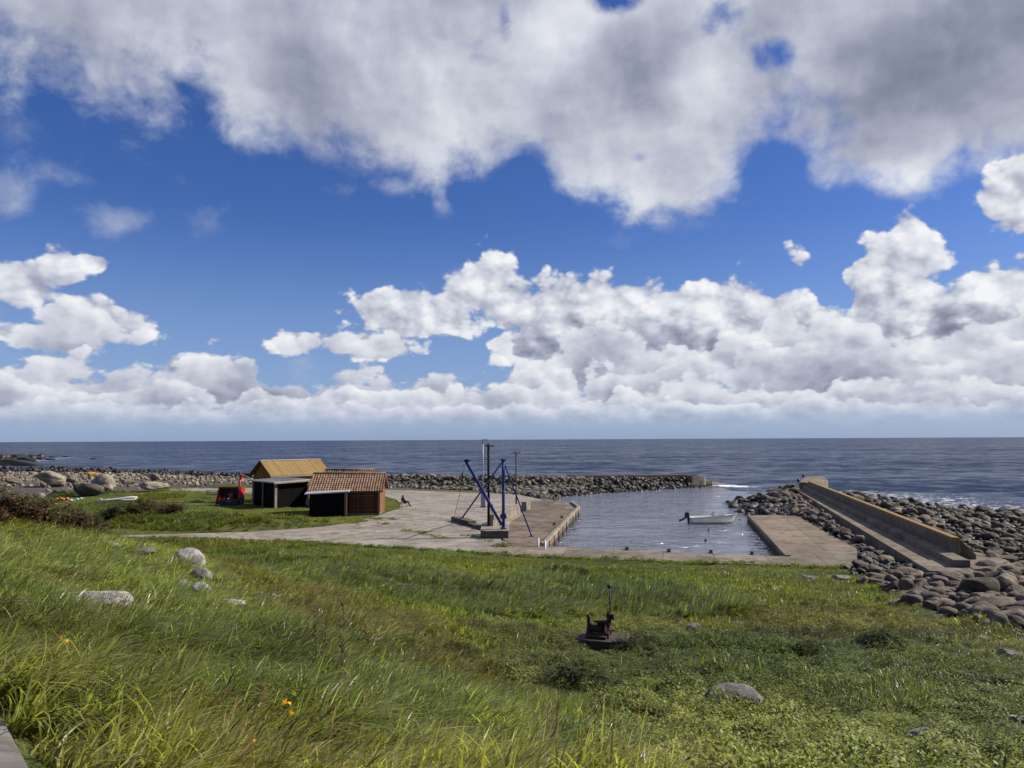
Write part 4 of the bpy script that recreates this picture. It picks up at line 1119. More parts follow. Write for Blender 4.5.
# ---- parked car between the huts
carp = thing('parked_car', 'grey blue car parked in the gap between the shelter and tile roof hut', 'car', (-21.0, 87.3, .7), R(4))
carpaint = paint('car_paint', (0.10, 0.14, 0.21, 1), .3, .3)
prof = [(-2.05, .35), (-2.08, .75), (-1.98, .98), (-1.15, 1.06), (-.55, 1.44), (.75, 1.46), (1.45, 1.05), (2.02, .95), (2.08, .6), (2.02, .33)]
vs = []
for y, k in ((-.84, 0), (-.78, 1), (.78, 1), (.84, 0)):
    for x, z in prof:
        inw = 0.14 if z > 1.1 else 0.0
        yy = y * (1 - inw) if k else y * (1 - inw * 1.1)
        vs.append((x * (1 if not k else .995), yy, z))
n = len(prof); fs = [tuple(range(n)), tuple(range(3 * n, 4 * n))[::-1]]
for r_ in range(3):
    for i in range(n):
        j = (i + 1) % n; fs.append((r_ * n + i, (r_ + 1) * n + i, (r_ + 1) * n + j, r_ * n + j))
MB().add(vs, fs).build('body', carpaint, carp, .03)
for s in (-1, 1):
    MB().add([(x, s * y, z) for x, y, z in ((-1.0, .845, 1.09), (-.5, .745, 1.38), (.7, .745, 1.40), (1.25, .845, 1.09))], [(0, 1, 2, 3)[::-s]]).build('side_window', glass, carp)
    for x in (-1.28, 1.28):
        wv_ = MB().tube([(x, s * .66, .32), (x, s * .86, .32)], .31, 20).build('wheel', iron, carp)
        MB().tube([(x, s * .855, .32), (x, s * .875, .32)], .18, 14).build('rim', galv, wv_)
    MB().box((-2.06, s * .6, .78), (.06, .3, .16)).build('tail_light', paint('red_lens', (.3, .01, .01, 1), .3), carp)
    MB().box((2.03, s * .6, .74), (.06, .34, .14)).build('headlight', galv, carp)
MB().add([(-2.0, -.66, 1.02), (-2.0, .66, 1.02), (-.66, .60, 1.42), (-.66, -.60, 1.42)], [(0, 1, 2, 3)]).build('rear_window', glass, carp).location = (-.05, 0, .035)
MB().box((-2.1, 0, .5), (.08, 1.5, .18)).build('bumper', iron, carp, .02)

# ---- red tractor attachment on the lawn
mp = G(228.5, 505.2, .74)
redp = paint('red_paint', (0.42, 0.028, 0.014, 1), .42, 0.0, (0.28, 0.05, 0.03, 1))
sb = thing('snow_blower', 'red tractor snow blower with black inside and tall red chute arm', 'snow blower', (mp[0] - .1, mp[1] + .8, .74), R(-8))
W3 = 1.42
for s in (-1, 1):
    MB().add([(s * W3 + t, y, z) for t in (-.035, .035) for y, z in ((-.75, .05), (.55, .05), (.75, 2.0), (.45, 2.05), (-.05, 1.9))],
             [(0, 1, 2, 3, 4)[::-1], (5, 6, 7, 8, 9)] + [(i, (i + 1) % 5, (i + 1) % 5 + 5, i + 5) for i in range(5)]).build('side_plate', redp, sb)
    MB().beam((s * (W3 - .06), -.8, .1), (s * (W3 - .06), -.02, 2.02), .17, .12, (1, 0, 0)).build('side_beam', redp, sb)
MB().beam((-W3, -.04, 2.02), (W3, -.04, 2.02), .16, .18).build('top_beam', redp, sb)
MB().add([(-W3, .50, .1), (W3, .50, .1), (W3, .66, 1.95), (-W3, .66, 1.95), (-W3, .56, .1), (W3, .56, .1), (W3, .72, 1.95), (-W3, .72, 1.95)], [(0, 1, 2, 3), (7, 6, 5, 4), (0, 4, 5, 1), (1, 5, 6, 2), (2, 6, 7, 3), (3, 7, 4, 0)]).build('back_plate', iron, sb)
MB().add([(-W3, y, z) for y, z in ((.04, 1.93), (.7, 1.93), (.7, 1.98), (.04, 1.98))] + [(W3, y, z) for y, z in ((.04, 1.93), (.7, 1.93), (.7, 1.98), (.04, 1.98))], [(0, 1, 2, 3), (7, 6, 5, 4), (0, 4, 5, 1), (1, 5, 6, 2), (2, 6, 7, 3), (3, 7, 4, 0)]).build('top_plate', iron, sb)
gb = MB().box((.12, .1, 1.02), (.5, .5, .62)).tube([(.12, -.2, 1.05), (.12, .5, 1.05)], .17, 14).build('gearbox', redp, sb, .03)
MB().tube([(.12, -.75, .72), (.12, -.15, .95)], .06, 10).sphere((.12, -.75, .72), .10, 10, 8).build('drive_shaft', galv, gb)
MB().box((-.2, -.45, .55), (2.2, .5, .30)).build('hitch_frame', redp, sb, .02)
for x in (-.95, -.35, .55): MB().box((x, -.72, .62), (.09, .3, .6)).build('hitch_lug', redp, sb)
MB().box((.42, -.98, .38), (2.25, .42, .62)).build('counterweight', iron, sb, .03)
MB().box((.45, -1.2, .5), (.42, .02, .06)).build('plate', galv, sb)
MB().box((1.78, -.85, .42), (.3, .5, .5)).build('gear_cover', iron, sb, .02)
arm = MB().tube([(1.16, -.2, .45), (1.20, -.2, 2.1), (1.34, -.2, 3.05)], [.14, .12, .10], 10).build('chute_arm', redp, sb)
MB().box((1.40, -.2, 3.25), (.26, .26, .55), 0, 0, R(12)).build('chute_cap', redp, arm, .02)
MB().box((1.2, -.1, 2.75), (.12, .12, .5)).build('actuator', galv, arm)
rl = MB().tube([(1.55, -.45, .75), (1.55, .0, .75)], .16, 14).build('guide_roller', iron, sb)

# small picnic table behind it
pt = G(212.5, 496.0, .7)
tb = thing('picnic_table', 'small grey wooden picnic table on the grass behind the red machine', 'table', (pt[0], pt[1], .7), R(15))
oldw = boards('old_grey_wood', (0.15, 0.13, 0.11, 1), (0.26, 0.23, 0.19, 1), .14, 1)
MB().box((0, 0, .74), (1.7, .75, .05)).build('table_top', oldw, tb)
for s in (-1, 1):
    MB().box((0, s * .7, .44), (1.7, .26, .05)).build('bench_seat', oldw, tb)
    MB().beam((s * .6, -.75, .0), (s * .6, -.15, .71), .08, .06).beam((s * .6, .75, .0), (s * .6, .15, .71), .08, .06).box((s * .6, 0, .38), (.06, 1.6, .09)).build('leg_frame', oldw, tb)

# ================================================================ boat
hullm = paint('white_gelcoat', (0.66, 0.65, 0.58, 1), .35, 0.0, (0.48, 0.46, 0.38, 1))
bc = G(711, 522.8, 0)
boat = thing('motorboat', 'small open white motorboat with black outboard moored in the harbour', 'boat', (bc[0], bc[1], 0.0), R(3))
st = []
Lb = 4.75
for i in range(15):
    t = i / 14; x = -2.15 + t * Lb * .94
    hb_ = .86 * (1 - max(0, (t - .35) / .65) ** 2.3) * (0.93 + .07 * min(1, t / .3))
    zg = .56 + .26 * t ** 2; zk = -.22 + .40 * max(0, (t - .72) / .28) ** 2
    zc = .06 + .22 * t ** 2.5
    xr = x + .28 * max(0, (t - .8) / .2)
    st.append([(xr, hb_, zg), (xr - .02 * t, hb_ * .93, zg - .16), (x, hb_ * .84, zc), (x, hb_ * .4, (zc + zk) / 2 - .02), (x, 0, zk)])
mb = MB(); vs, fs = [], []
for ring in st:
    full = ring + [(p[0], -p[1], p[2]) for p in ring[-2::-1]]
    vs += full
m_ = 9
for i in range(14):
    for k in range(m_ - 1): fs.append((i * m_ + k, (i + 1) * m_ + k, (i + 1) * m_ + k + 1, i * m_ + k + 1))
fs.append(tuple(range(m_)))
hull = mb.add(vs, fs, True).build('hull', hullm, boat)
hull.data.polygons[-1].use_smooth = False
sol = hull.modifiers.new('thickness', 'SOLIDIFY'); sol.thickness = .05; sol.offset = -1
fl = MB(); vs = []
for ring in st: vs += [(ring[0][0], ring[0][1] * .86, .16), (ring[0][0], -ring[0][1] * .86, .16)]
fl.add(vs, [(2 * i, 2 * i + 1, 2 * i + 3, 2 * i + 2) for i in range(13)]).build('floor', hullm, boat)
gw = paint('grey_rubber', (0.20, 0.20, 0.19, 1), .6)
for s in (-1, 1): MB().tube([(r_[0][0], s * (r_[0][1] + .01), r_[0][2]) for r_ in st], .035, 8).build('gunwale', gw, boat)
MB().add([(-2.0, -.06, -.02), (1.6, -.03, .05)] + [], []).f
stripe = MB()
for s in (-1, 1):
    pts = [(r_[2][0], s * (r_[2][1] + .015), r_[2][2] - .10) for r_ in st[:12]]
    stripe.tube(pts, .03, 6)
stripe.build('chine_strake', paint('brown_strake', (0.11, 0.075, 0.045, 1), .6), boat)
MB().box((-.55, 0, .40), (.32, 1.5, .06)).build('thwart', hullm, boat, .01)
MB().box((.75, 0, .46), (.34, 1.3, .06)).build('thwart', hullm, boat, .01)
MB().box((-1.85, 0, .42), (.4, 1.5, .3)).build('stern_seat', hullm, boat, .02)
co = MB().box((.35, -.1, .52), (.45, .5, .62)).build('console', hullm, boat, .04)
MB().add([(.32, -.33, .83), (.32, .13, .83), (.22, .10, 1.08), (.22, -.30, 1.08)], [(0, 1, 2, 3)]).build('windscreen', galv, co)
wh = MB().tube([(.1 + .0 * math.cos(t), -.1 + .15 * math.cos(t), .8 + .15 * math.sin(t)) for t in np.linspace(0, 2 * math.pi, 16)], .018, 6).build('steering_wheel', iron, co)
for x_, s in ((.95, 1), (1.25, -1)): MB().tube([(x_, s * .5, .72), (x_, s * .5, 1.02)], .02, 8).sphere((x_, s * .5, .98), .055, 8, 6).build('rod_holder', white, boat)
MB().add([(r_[0][0], s * r_[0][1] * .97, r_[0][2] + .01) for r_ in st[11:] for s in (1, -1)], [(2 * i, 2 * i + 1, 2 * i + 3, 2 * i + 2) for i in range(3)]).build('foredeck', hullm, boat)
ob = thing('outboard_motor', 'black outboard motor tilted up on the stern of the white boat', 'outboard motor', (bc[0] - 2.28, bc[1] - .12, 0), R(3))
MB().box((.06, 0, .5), (.16, .34, .42)).build('bracket', iron, ob, .02)
MB().add([(x, y, z) for y in (-.17, .17) for x, z in ((-.24, .52), (.10, .58), (.16, .92), (.02, 1.08), (-.22, 1.02), (-.32, .80))],
         [(0, 1, 2, 3, 4, 5), (6, 7, 8, 9, 10, 11)[::-1]] + [(i, i + 6, (i + 1) % 6 + 6, (i + 1) % 6) for i in range(6)]).build('cowling', iron, ob, .05)
MB().beam((-.12, 0, .6), (-.62, 0, .30), .14, .22, (0, 1, 0)).beam((.05, 0, .5), (.05, 0, -.25), .12, .16, (0, 1, 0)).build('leg', iron, ob, .02)
MB().tube([(-.56, 0, .33), (-.86, 0, .24)], [.11, .05], 10).build('gearcase', iron, ob)
pr = MB()
for k in range(3):
    a = 2 * math.pi * k / 3; pr.beam((-.84, 0, .25), (-.84 + .03, .17 * math.cos(a), .25 + .17 * math.sin(a)), .09, .02)
pr.build('propeller', iron, ob)
# mooring buoys
for (a, b), l in (((709, 530.5), 'tiny dark mooring float on the water in front of the boat'), ((706, 541), 'tiny dark mooring float near the apron edge below the boat')):
    q = G(a, b, 0); MB().sphere((0, 0, .03), .13, 12, 8).tube([(0, 0, .12), (0, 0, .22)], .025, 8).build('mooring_float', iron, None, 0, (q[0], q[1], 0))
    tag(col.objects[-1], l, 'float', 'mooring floats')

# ================================================================ old winch in the field
wp, wd = hit(600, 649)
wz = float(wp[2]) - .10
k_ = wd / 770
wc = thing('old_winch', 'rusty old winch on a concrete base in the grass field', 'winch', (wp[0], wp[1], wz), R(-20))
wc.scale = (.86, .86, .74)
MB().box((0, .35, .17), (1.45, 1.25, .62)).build('base', mottled('stained_base', (0.045, 0.036, 0.027), (0.085, 0.068, 0.05), 3, .9, .02), wc, .03)
MB().box((.50, -.30, .10), (.06, .05, .30)).build('drain_pipe', white, wc)
for x, hgt in ((-.40, .62), (.22, .86)):
    pr_ = [(-.28, 0), (.30, 0), (.22, .22), (.10, .32), (.10, hgt), (-.04, hgt + .06), (-.10, hgt - .02), (-.10, .30), (-.24, .18)]
    vs = [(x + t, .3 + y, .48 + z) for t in (-.05, .05) for y, z in pr_]; n = len(pr_)
    MB().add(vs, [tuple(range(n))[::-1], tuple(range(n, 2 * n))] + [(i, (i + 1) % n, (i + 1) % n + n, i + n) for i in range(n)]).build('side_frame', rust, wc, .01)
MB().tube([(-.42, .3, .74), (.30, .3, .74)], .13, 14).build('drum', rust, wc)
MB().tube([(-.48, .3, .74), (.40, .3, .74)], .05, 10).build('axle', rust, wc)
gt = MB()
gt.tube([(.12, .3, .78), (.17, .3, .78)], .26, 22)
for k in range(22):
    a = 2 * math.pi * k / 22; gt.box((.145, .3 + .27 * math.cos(a), .78 + .27 * math.sin(a)), (.05, .035, .035), 0, a)
gt.build('gear_wheel', rust, wc)
MB().box((-.02, .3, 1.02), (.42, .22, .06)).box((-.02, .36, .92), (.30, .06, .20)).build('cross_plate', rust, wc)
MB().box((-.10, .25, .54), (.62, .7, .09)).build('bed_plate', rust, wc)
MB().tube([(.27, .3, .9), (.26, .3, 1.6), (.25, .3, 2.24)], .022, 8).build('lever', iron, wc)
MB().sphere((.25, .3, 2.26), .075, 12, 8).build('lever_knob', iron, wc)
MB().tube([(-.40, .3, 1.12), (-.41, .16, 1.2)], .05, 8).build('brake_grip', rust, wc)
MB().box((.34, .3, 1.2), (.1, .14, .2)).build('pawl', rust, wc, .01)

# ================================================================ boulders
def rock_mesh(name, mat, seed, flat=1.0, facets=5, sub=4, rough=.10):
    r_ = np.random.default_rng(seed)
    bm = bmesh.new(); bmesh.ops.create_icosphere(bm, subdivisions=sub, radius=1.0)
    v = np.array([p.co[:] for p in bm.verts]); n = v / np.linalg.norm(v, axis=1)[:, None]
    rad_ = np.ones(len(n))
    for k in range(facets):                                          # worn flat faces
        q = r_.normal(size=3); q /= np.linalg.norm(q); c_ = r_.uniform(.56, .86)
        dt = n @ q
        lim = np.where(dt > 1e-3, c_ / np.maximum(dt, 1e-3), 9)
        rad_ = -np.log(np.exp(-26 * rad_) + np.exp(-26 * np.minimum(lim, 5))) / 26
    for fr, am in ((1.3, .16), (2.7, .09), (5.5, .05), (11, .028)):
        ph = r_.uniform(0, 6.3, (6, 3)); dr = r_.normal(size=(6, 3)) * fr
        s = sum(np.sin(n @ dr[i] + ph[i, 0]) for i in range(6)) / 6
        rad_ *= 1 + s * am * rough * 10
    v = n * rad_[:, None] * np.array([1.0, r_.uniform(.72, .9), r_.uniform(.62, .8) * flat])
    for p, q in zip(bm.verts, v): p.co = q
    me = bpy.data.meshes.new(name); bm.to_mesh(me); bm.free()
    me.polygons.foreach_set('use_smooth', np.ones(len(me.polygons), bool)); me.materials.append(mat); me.update()
    return me

KIND = {'shore': M['stone_dark'], 'beach': M['stone_beach'], 'mole': M['stone_mole'], 'weed': M['stone_weed']}
ROCKS = {k: [rock_mesh('boulder', m, 100 * i + j, 1.0 if j % 3 else .8, facets=(7 if k == 'shore' else 11) + j % 3, sub=4, rough=.10 if k == 'shore' else .14) for j in range(7)]
         for i, (k, m) in enumerate(KIND.items())}
LOWROCKS = {k: [rock_mesh('rubble', m, 100 * i + j, 1.0 if j % 3 else .8, facets=(7 if k == 'shore' else 11) + j % 3, sub=2, rough=.10 if k == 'shore' else .15) for j in range(5)]
            for i, (k, m) in enumerate(KIND.items())}

# scattered positions: (kind, x, y, radius, zone label, group)
scatter = []
def fill(kind, poly, size_fn, spacing, zone, lim=9000, zoff=0.25):
    xs = [p[0] for p in poly]; ys = [p[1] for p in poly]
    x0, x1, y0, y1 = min(xs), max(xs), min(ys), max(ys)
    nx, ny = int((x1 - x0) / spacing) + 1, int((y1 - y0) / spacing) + 1
    X, Y = np.meshgrid(x0 + (np.arange(nx) + .5) * spacing, y0 + (np.arange(ny) + .5) * spacing)
    X = (X + rng.uniform(-.48, .48, X.shape) * spacing).ravel(); Y = (Y + rng.uniform(-.48, .48, Y.shape) * spacing).ravel()
    Zg = land_height(X, Y)
    px, py, w = project(X, Y, Zg)
    ok = in_poly(X, Y, poly) & (w > 3) & (px > -90) & (px < 1114) & (Zg > -0.7)
    for q in (SLIP, QUAY, YARD, APRON): ok &= ~in_poly(X, Y, q) & (dist_poly(X, Y, q) > .25)
    ok &= ~in_poly(X, Y, [wl0[:2], wr0[:2], (pp0 + nrmB * 2.9)[:2], (pp0 + dB * 6 + nrmB * .5)[:2], (pp1 + nrmB * .5)[:2], wl1[:2]])
    for x, y, z in zip(X[ok], Y[ok], Zg[ok]):
        s = size_fn(x, y)
        zo = rng.uniform(*zoff) if isinstance(zoff, tuple) else zoff
        if s > 0: scatter.append((kind, x, y, z - s * zo, s, zone))
dB = (pp1 - pp0).normalized(); nrmB = Vector((dB.y, -dB.x, 0))
lg = lambda a, b: float(np.clip(rng.lognormal(math.log(a), b), a * .4, a * 2.3))

# big boulders of the near heap at the right, read off the photograph one by one
HEAP = [(600, 280, 150, 110), (800, 340, 205, 115), (955, 320, 155, 135), (875, 190, 180, 90), (745, 245, 110, 75), (345, 320, 92, 95), (275, 315, 105, 75), (425, 375, 120, 82), (395, 395, 140, 70), (765, 375, 115, 62),
        (560, 340, 95, 72), (545, 370, 95, 42), (605, 365, 72, 56), (880, 430, 290, 90), (970, 420, 125, 82), (920, 500, 120, 42), (1000, 495, 92, 60), (1000, 210, 105, 60), (860, 215, 110, 62), (440, 300, 82, 52), (650, 325, 92, 62),
        (690, 335, 72, 52), (520, 305, 92, 62), (510, 410, 112, 50), (140, 275, 84, 62), (80, 275, 82, 72), (290, 235, 62, 52), (350, 270, 84, 62), (930, 145, 125, 62), (840, 110, 120, 62), (710, 190, 150, 60), (210, 235, 70, 60), (480, 240, 90, 60),
        (160, 215, 90, 60), (410, 225, 70, 55), (200, 300, 80, 50), (700, 425, 130, 45), (300, 395, 110, 45), (560, 180, 90, 60)]
HEAP_LABEL = {1: 'largest dark rounded boulder of the near heap, low in front of the breakwater pad', 0: 'broad humped brown boulder just below the end of the breakwater walkway', 2: 'big dark block at the right end of the near boulder heap',
              13: 'long low dark slab at the grassy foot of the near boulder heap', 15: 'flat grey stone lying alone in grass below the long dark slab', 16: 'pale rounded stone in grass at the right frame edge below the heap', 5: 'tall egg-shaped boulder among smaller ones at the left of the near heap'}
HEAP = [(850 + a / 5.885, 540 + b / 5.885, c / 5.885, d_ / 5.885) for a, b, c, d_ in HEAP]
boulders = []
def place_rock(me, loc, scale, rz, tilt=(0, 0), name='boulder', label=None, cat='boulder', group=None):
    o = bpy.data.objects.new(name, me); col.objects.link(o)
    o.location = loc; o.scale = scale; o.rotation_euler = (tilt[0], tilt[1], rz)
    return tag(o, label, cat, group)
heap_xy = []
for i, (a, b, w, h) in enumerate(HEAP):
    p, dd = hit(a, b)
    ww, hh = w * dd / FPX / 2, h * dd / FPX / 2
    lift = .25 if i < 12 else .1
    place_rock(ROCKS['shore'][i % 7], (p[0], p[1] + ww * .6, p[2] + hh * (.62 + lift * .5)), (ww * 1.2, ww * rnd.uniform(.85, 1.05), hh * 1.75), rnd.uniform(-.5, .5), (rnd.uniform(-.15, .15), rnd.uniform(-.2, .2)), 'boulder',
               HEAP_LABEL.get(i, 'rounded grey brown boulder in the near heap between the breakwater end and the grass'), 'boulder', 'boulders of the near heap')
    heap_xy.append((p[0], p[1] + ww * .6, ww))
heap_xy = np.array(heap_xy)
heap_zone = [tuple(hit(a, b)[0][:2]) for a, b in ((850, 566), (876, 588), (908, 604), (955, 618), (1010, 632), (1100, 655), (1100, 570), (1000, 566), (930, 566), (895, 560))]
fill('shore', heap_zone, lambda x, y: (lambda s: 0 if (np.hypot(heap_xy[:, 0] - x, heap_xy[:, 1] - y) < heap_xy[:, 2] * .9).any() else s)(lg(.27, .45)), .5, 'heap')
fill('shore', Z_RIGHT, lambda x, y: lg(.23 + .003 * max(0, y - 45), .48), .60, 'right', zoff=(-.35, .4))
fill('weed', [(50, 104), (44, 113), (56, 96), (62, 88), (58, 82), (49, 90)], lambda x, y: lg(.42, .45), .95, 'tide', zoff=.1)
fill('shore', [(26, 92), (26, 99), (31, 103), (38, 108), (39, 104), (33, 92), (30, 80)], lambda x, y: lg(.28, .5), .6, 'corner', zoff=.15)
fill('weed', [(40, 96), (40, 118), (47, 118), (52, 104), (50, 94)], lambda x, y: lg(.34, .45), .7, 'tip', zoff=.35)
mole_poly = [(-60, 183), (-36, 156), (-19, 137), (-7, 129.5), (6, 127), (19, 129.5), (30, 136), (34, 132), (24, 121), (14, 115.5), (7.5, 108.5), (4, 100), (0, 101), (-3, 112), (-9, 117.5), (-25, 127), (-44, 147), (-62, 174)]
fill('mole', mole_poly, lambda x, y: lg(.37, .38), .60, 'mole', zoff=.25)
scatter = [(('weed', *q[1:5], 'molehead') if q[5] == 'mole' and q[1] + rng.normal(0, 3) > 12 else q) for q in scatter]
beach_in = lambda x, y: lg(.18 + .0010 * max(0, y - 95), .72) * (1.0 if vnoise(np.array(x), np.array(y), 9.0) + .46 > rng.random() * .8 or y > 140 else 0)
fill('beach', Z_BEACH, beach_in, 1.15, 'beach', zoff=.2)
fill('weed', [tuple(G(a, b, .1)[:2]) for a, b in ((-200, 467), (-200, 475), (100, 475.5), (200, 478.5), (300, 481), (385, 485), (385, 482), (300, 477), (200, 473), (100, 468.5))], lambda x, y: lg(.42, .38), .95, 'tideline', zoff=-.25)

fill('weed', [(-330, 428), (-245, 400), (-214, 352), (-200, 300), (-230, 290), (-330, 330)], lambda x, y: lg(1.1, .4), 3.0, 'tideline', zoff=.0)
# how large each shows: the largest become boulders of their own, the rest are one mass of rubble
arr = np.array([(s[1], s[2], s[3], s[4]) for s in scatter])
px, py, w = project(arr[:, 0], arr[:, 1], arr[:, 2] + arr[:, 3] * .5)
size_px = arr[:, 3] / w * FPX * ((px > -10) & (px < 1034))
order = np.argsort(-size_px)
N_SINGLE = 225
single = set(order[:N_SINGLE].tolist())
ZL = {'heap': ('rounded brown stone wedged low in the near heap below the breakwater walkway', 'stones wedged in the near heap'),
      'right': ('rounded dark brown boulder among the stones of the right shore', 'boulders of the right shore'),
      'tide': ('dark wet boulder at the surf line right of the parapet', 'boulders at the surf line'),
      'corner': ('dark boulder at the water behind the landing, left of the breakwater', 'boulders behind the landing'),
      'tip': ('dark boulder piled round the far end of the right breakwater', 'boulders round the breakwater end'),
      'mole': ('olive grey block of the far stone mole behind the yard', 'blocks of the far mole'),
      'molehead': ('dark weedy block of the far breakwater below its cap wall', 'dark blocks of the far breakwater'),
      'beach': ('pale grey boulder scattered on the stony beach at the left', 'boulders of the left beach'),
      'tideline': ('dark weedy boulder along the waterline of the left beach', 'boulders of the left waterline')}
for i in sorted(single):
    k, x, y, z, s, zn = scatter[i]
    place_rock(ROCKS[k][i % 7], (x, y, z + s * .35), (s * rnd.uniform(.95, 1.25), s * rnd.uniform(.8, 1.05), s * rnd.uniform(.9, 1.25)), rnd.uniform(0, 6.28), (rnd.uniform(-.3, .3), rnd.uniform(-.3, .3)), 'boulder', ZL[zn][0], 'boulder', ZL[zn][1])

# ---- instanced stuff: one object holds its own prototypes and the points they stand on
def gn_tree():
    t = bpy.data.node_groups.new('spread', 'GeometryNodeTree')
    t.interface.new_socket('Geometry', in_out='INPUT', socket_type='NodeSocketGeometry')
    t.interface.new_socket('Geometry', in_out='OUTPUT', socket_type='NodeSocketGeometry')
    nd = t.nodes.new; L_ = t.links.new
    gi, go = nd('NodeGroupInput'), nd('NodeGroupOutput')
    def attr(name, ty):
        n = nd('GeometryNodeInputNamedAttribute'); n.data_type = ty; n.inputs['Name'].default_value = name; return n.outputs[0]
    cmp_ = nd('FunctionNodeCompare'); cmp_.data_type = 'INT'; cmp_.operation = 'LESS_THAN'
    L_(attr('proto', 'INT'), cmp_.inputs[2]); cmp_.inputs[3].default_value = 0
    sp = nd('GeometryNodeSeparateGeometry'); sp.domain = 'POINT'
    L_(gi.outputs[0], sp.inputs[0]); L_(cmp_.outputs[0], sp.inputs[1])
    si = nd('GeometryNodeSplitToInstances'); si.domain = 'POINT'
    L_(sp.outputs[1], si.inputs[0]); L_(attr('proto', 'INT'), si.inputs['Group ID'])
    mp_ = nd('GeometryNodeMeshToPoints'); L_(sp.outputs[0], mp_.inputs[0])
    ip = nd('GeometryNodeInstanceOnPoints')
    L_(mp_.outputs[0], ip.inputs['Points']); L_(si.outputs[0], ip.inputs['Instance']); ip.inputs['Pick Instance'].default_value = True
    L_(attr('pick', 'INT'), ip.inputs['Instance Index']); L_(attr('rot', 'FLOAT_VECTOR'), ip.inputs['Rotation']); L_(attr('scl', 'FLOAT_VECTOR'), ip.inputs['Scale'])
    L_(ip.outputs[0], go.inputs[0])
    return t
GN = gn_tree()
def instanced(name, protos, pts, pick, rot, scl, tint=None):
    """protos: list of (verts array, faces list, material index), mats on the first"""
    vs, fs, pid, mi, sm, rn = [], [], [], [], [], []
    mats = []
    for i, me in enumerate(protos):
        o = len(vs)
        co = np.empty(len(me.vertices) * 3); me.vertices.foreach_get('co', co)
        vs += co.reshape(-1, 3).tolist(); pid += [i] * len(me.vertices)
        if 'rnd' in me.attributes:
            q_ = np.empty(len(me.vertices), np.float32); me.attributes['rnd'].data.foreach_get('value', q_); rn += q_.tolist()
        else: rn += [.5] * len(me.vertices)
        loc_m = []
        for m_ in me.materials:
            if m_ not in mats: mats.append(m_)
            loc_m.append(mats.index(m_))
        for p in me.polygons:
            fs.append([o + k for k in p.vertices]); mi.append(loc_m[p.material_index]); sm.append(p.use_smooth)
    n0 = len(vs)
    vs += np.asarray(pts).tolist(); n = len(pts)
    me = bpy.data.meshes.new(name); me.from_pydata(vs, [], fs)
    for m_ in mats: me.materials.append(m_)
    me.polygons.foreach_set('material_index', mi); me.polygons.foreach_set('use_smooth', sm)
    def at(nm, ty, key, pre, val, w_):
        a = me.attributes.new(nm, ty, 'POINT')
        full = np.concatenate([np.full((n0, w_), pre, float).reshape(n0, w_), np.asarray(val, float).reshape(n, w_)])
        full = full.astype(np.int32 if ty == 'INT' else np.float32)
        a.data.foreach_set(key, full.ravel())
    at('proto', 'INT', 'value', 0, np.full(n, -1), 1)
    a = me.attributes.new('rnd', 'FLOAT', 'POINT'); a.data.foreach_set('value', np.array(rn + [.5] * n, np.float32))
    a = me.attributes['proto']; a.data.foreach_set('value', np.concatenate([np.array(pid), np.full(n, -1)]).astype(np.int32))
    at('pick', 'INT', 'value', 0, pick, 1); at('rot', 'FLOAT_VECTOR', 'vector', 0, rot, 3); at('scl', 'FLOAT_VECTOR', 'vector', 1, scl, 3)
    if tint is not None: at('tint', 'FLOAT_COLOR', 'color', 1, np.concatenate([tint, np.ones((n, 1))], 1), 4)
    o = bpy.data.objects.new(name, me); col.objects.link(o)
    md = o.modifiers.new('spread', 'NODES'); md.node_group = GN
    return o
rest = [i for i in range(len(scatter)) if i not in single]
protos = sum((LOWROCKS[k] for k in KIND), [])
kidx = {k: i * 5 for i, k in enumerate(KIND)}
pts = [(scatter[i][1], scatter[i][2], scatter[i][3] + scatter[i][4] * .35) for i in rest]
rub = instanced('rubble', protos, pts, [kidx[scatter[i][0]] + i % 5 for i in rest], [(rnd.uniform(-.4, .4), rnd.uniform(-.4, .4), rnd.uniform(0, 6.28)) for _ in rest],
                [(scatter[i][4] * rnd.uniform(.9, 1.25), scatter[i][4] * rnd.uniform(.8, 1.1), scatter[i][4] * rnd.uniform(.85, 1.25)) for i in rest])
tag(rub, 'mass of smaller shore stones on the beaches, the mole and round the breakwater', 'stones', None, 'stuff')

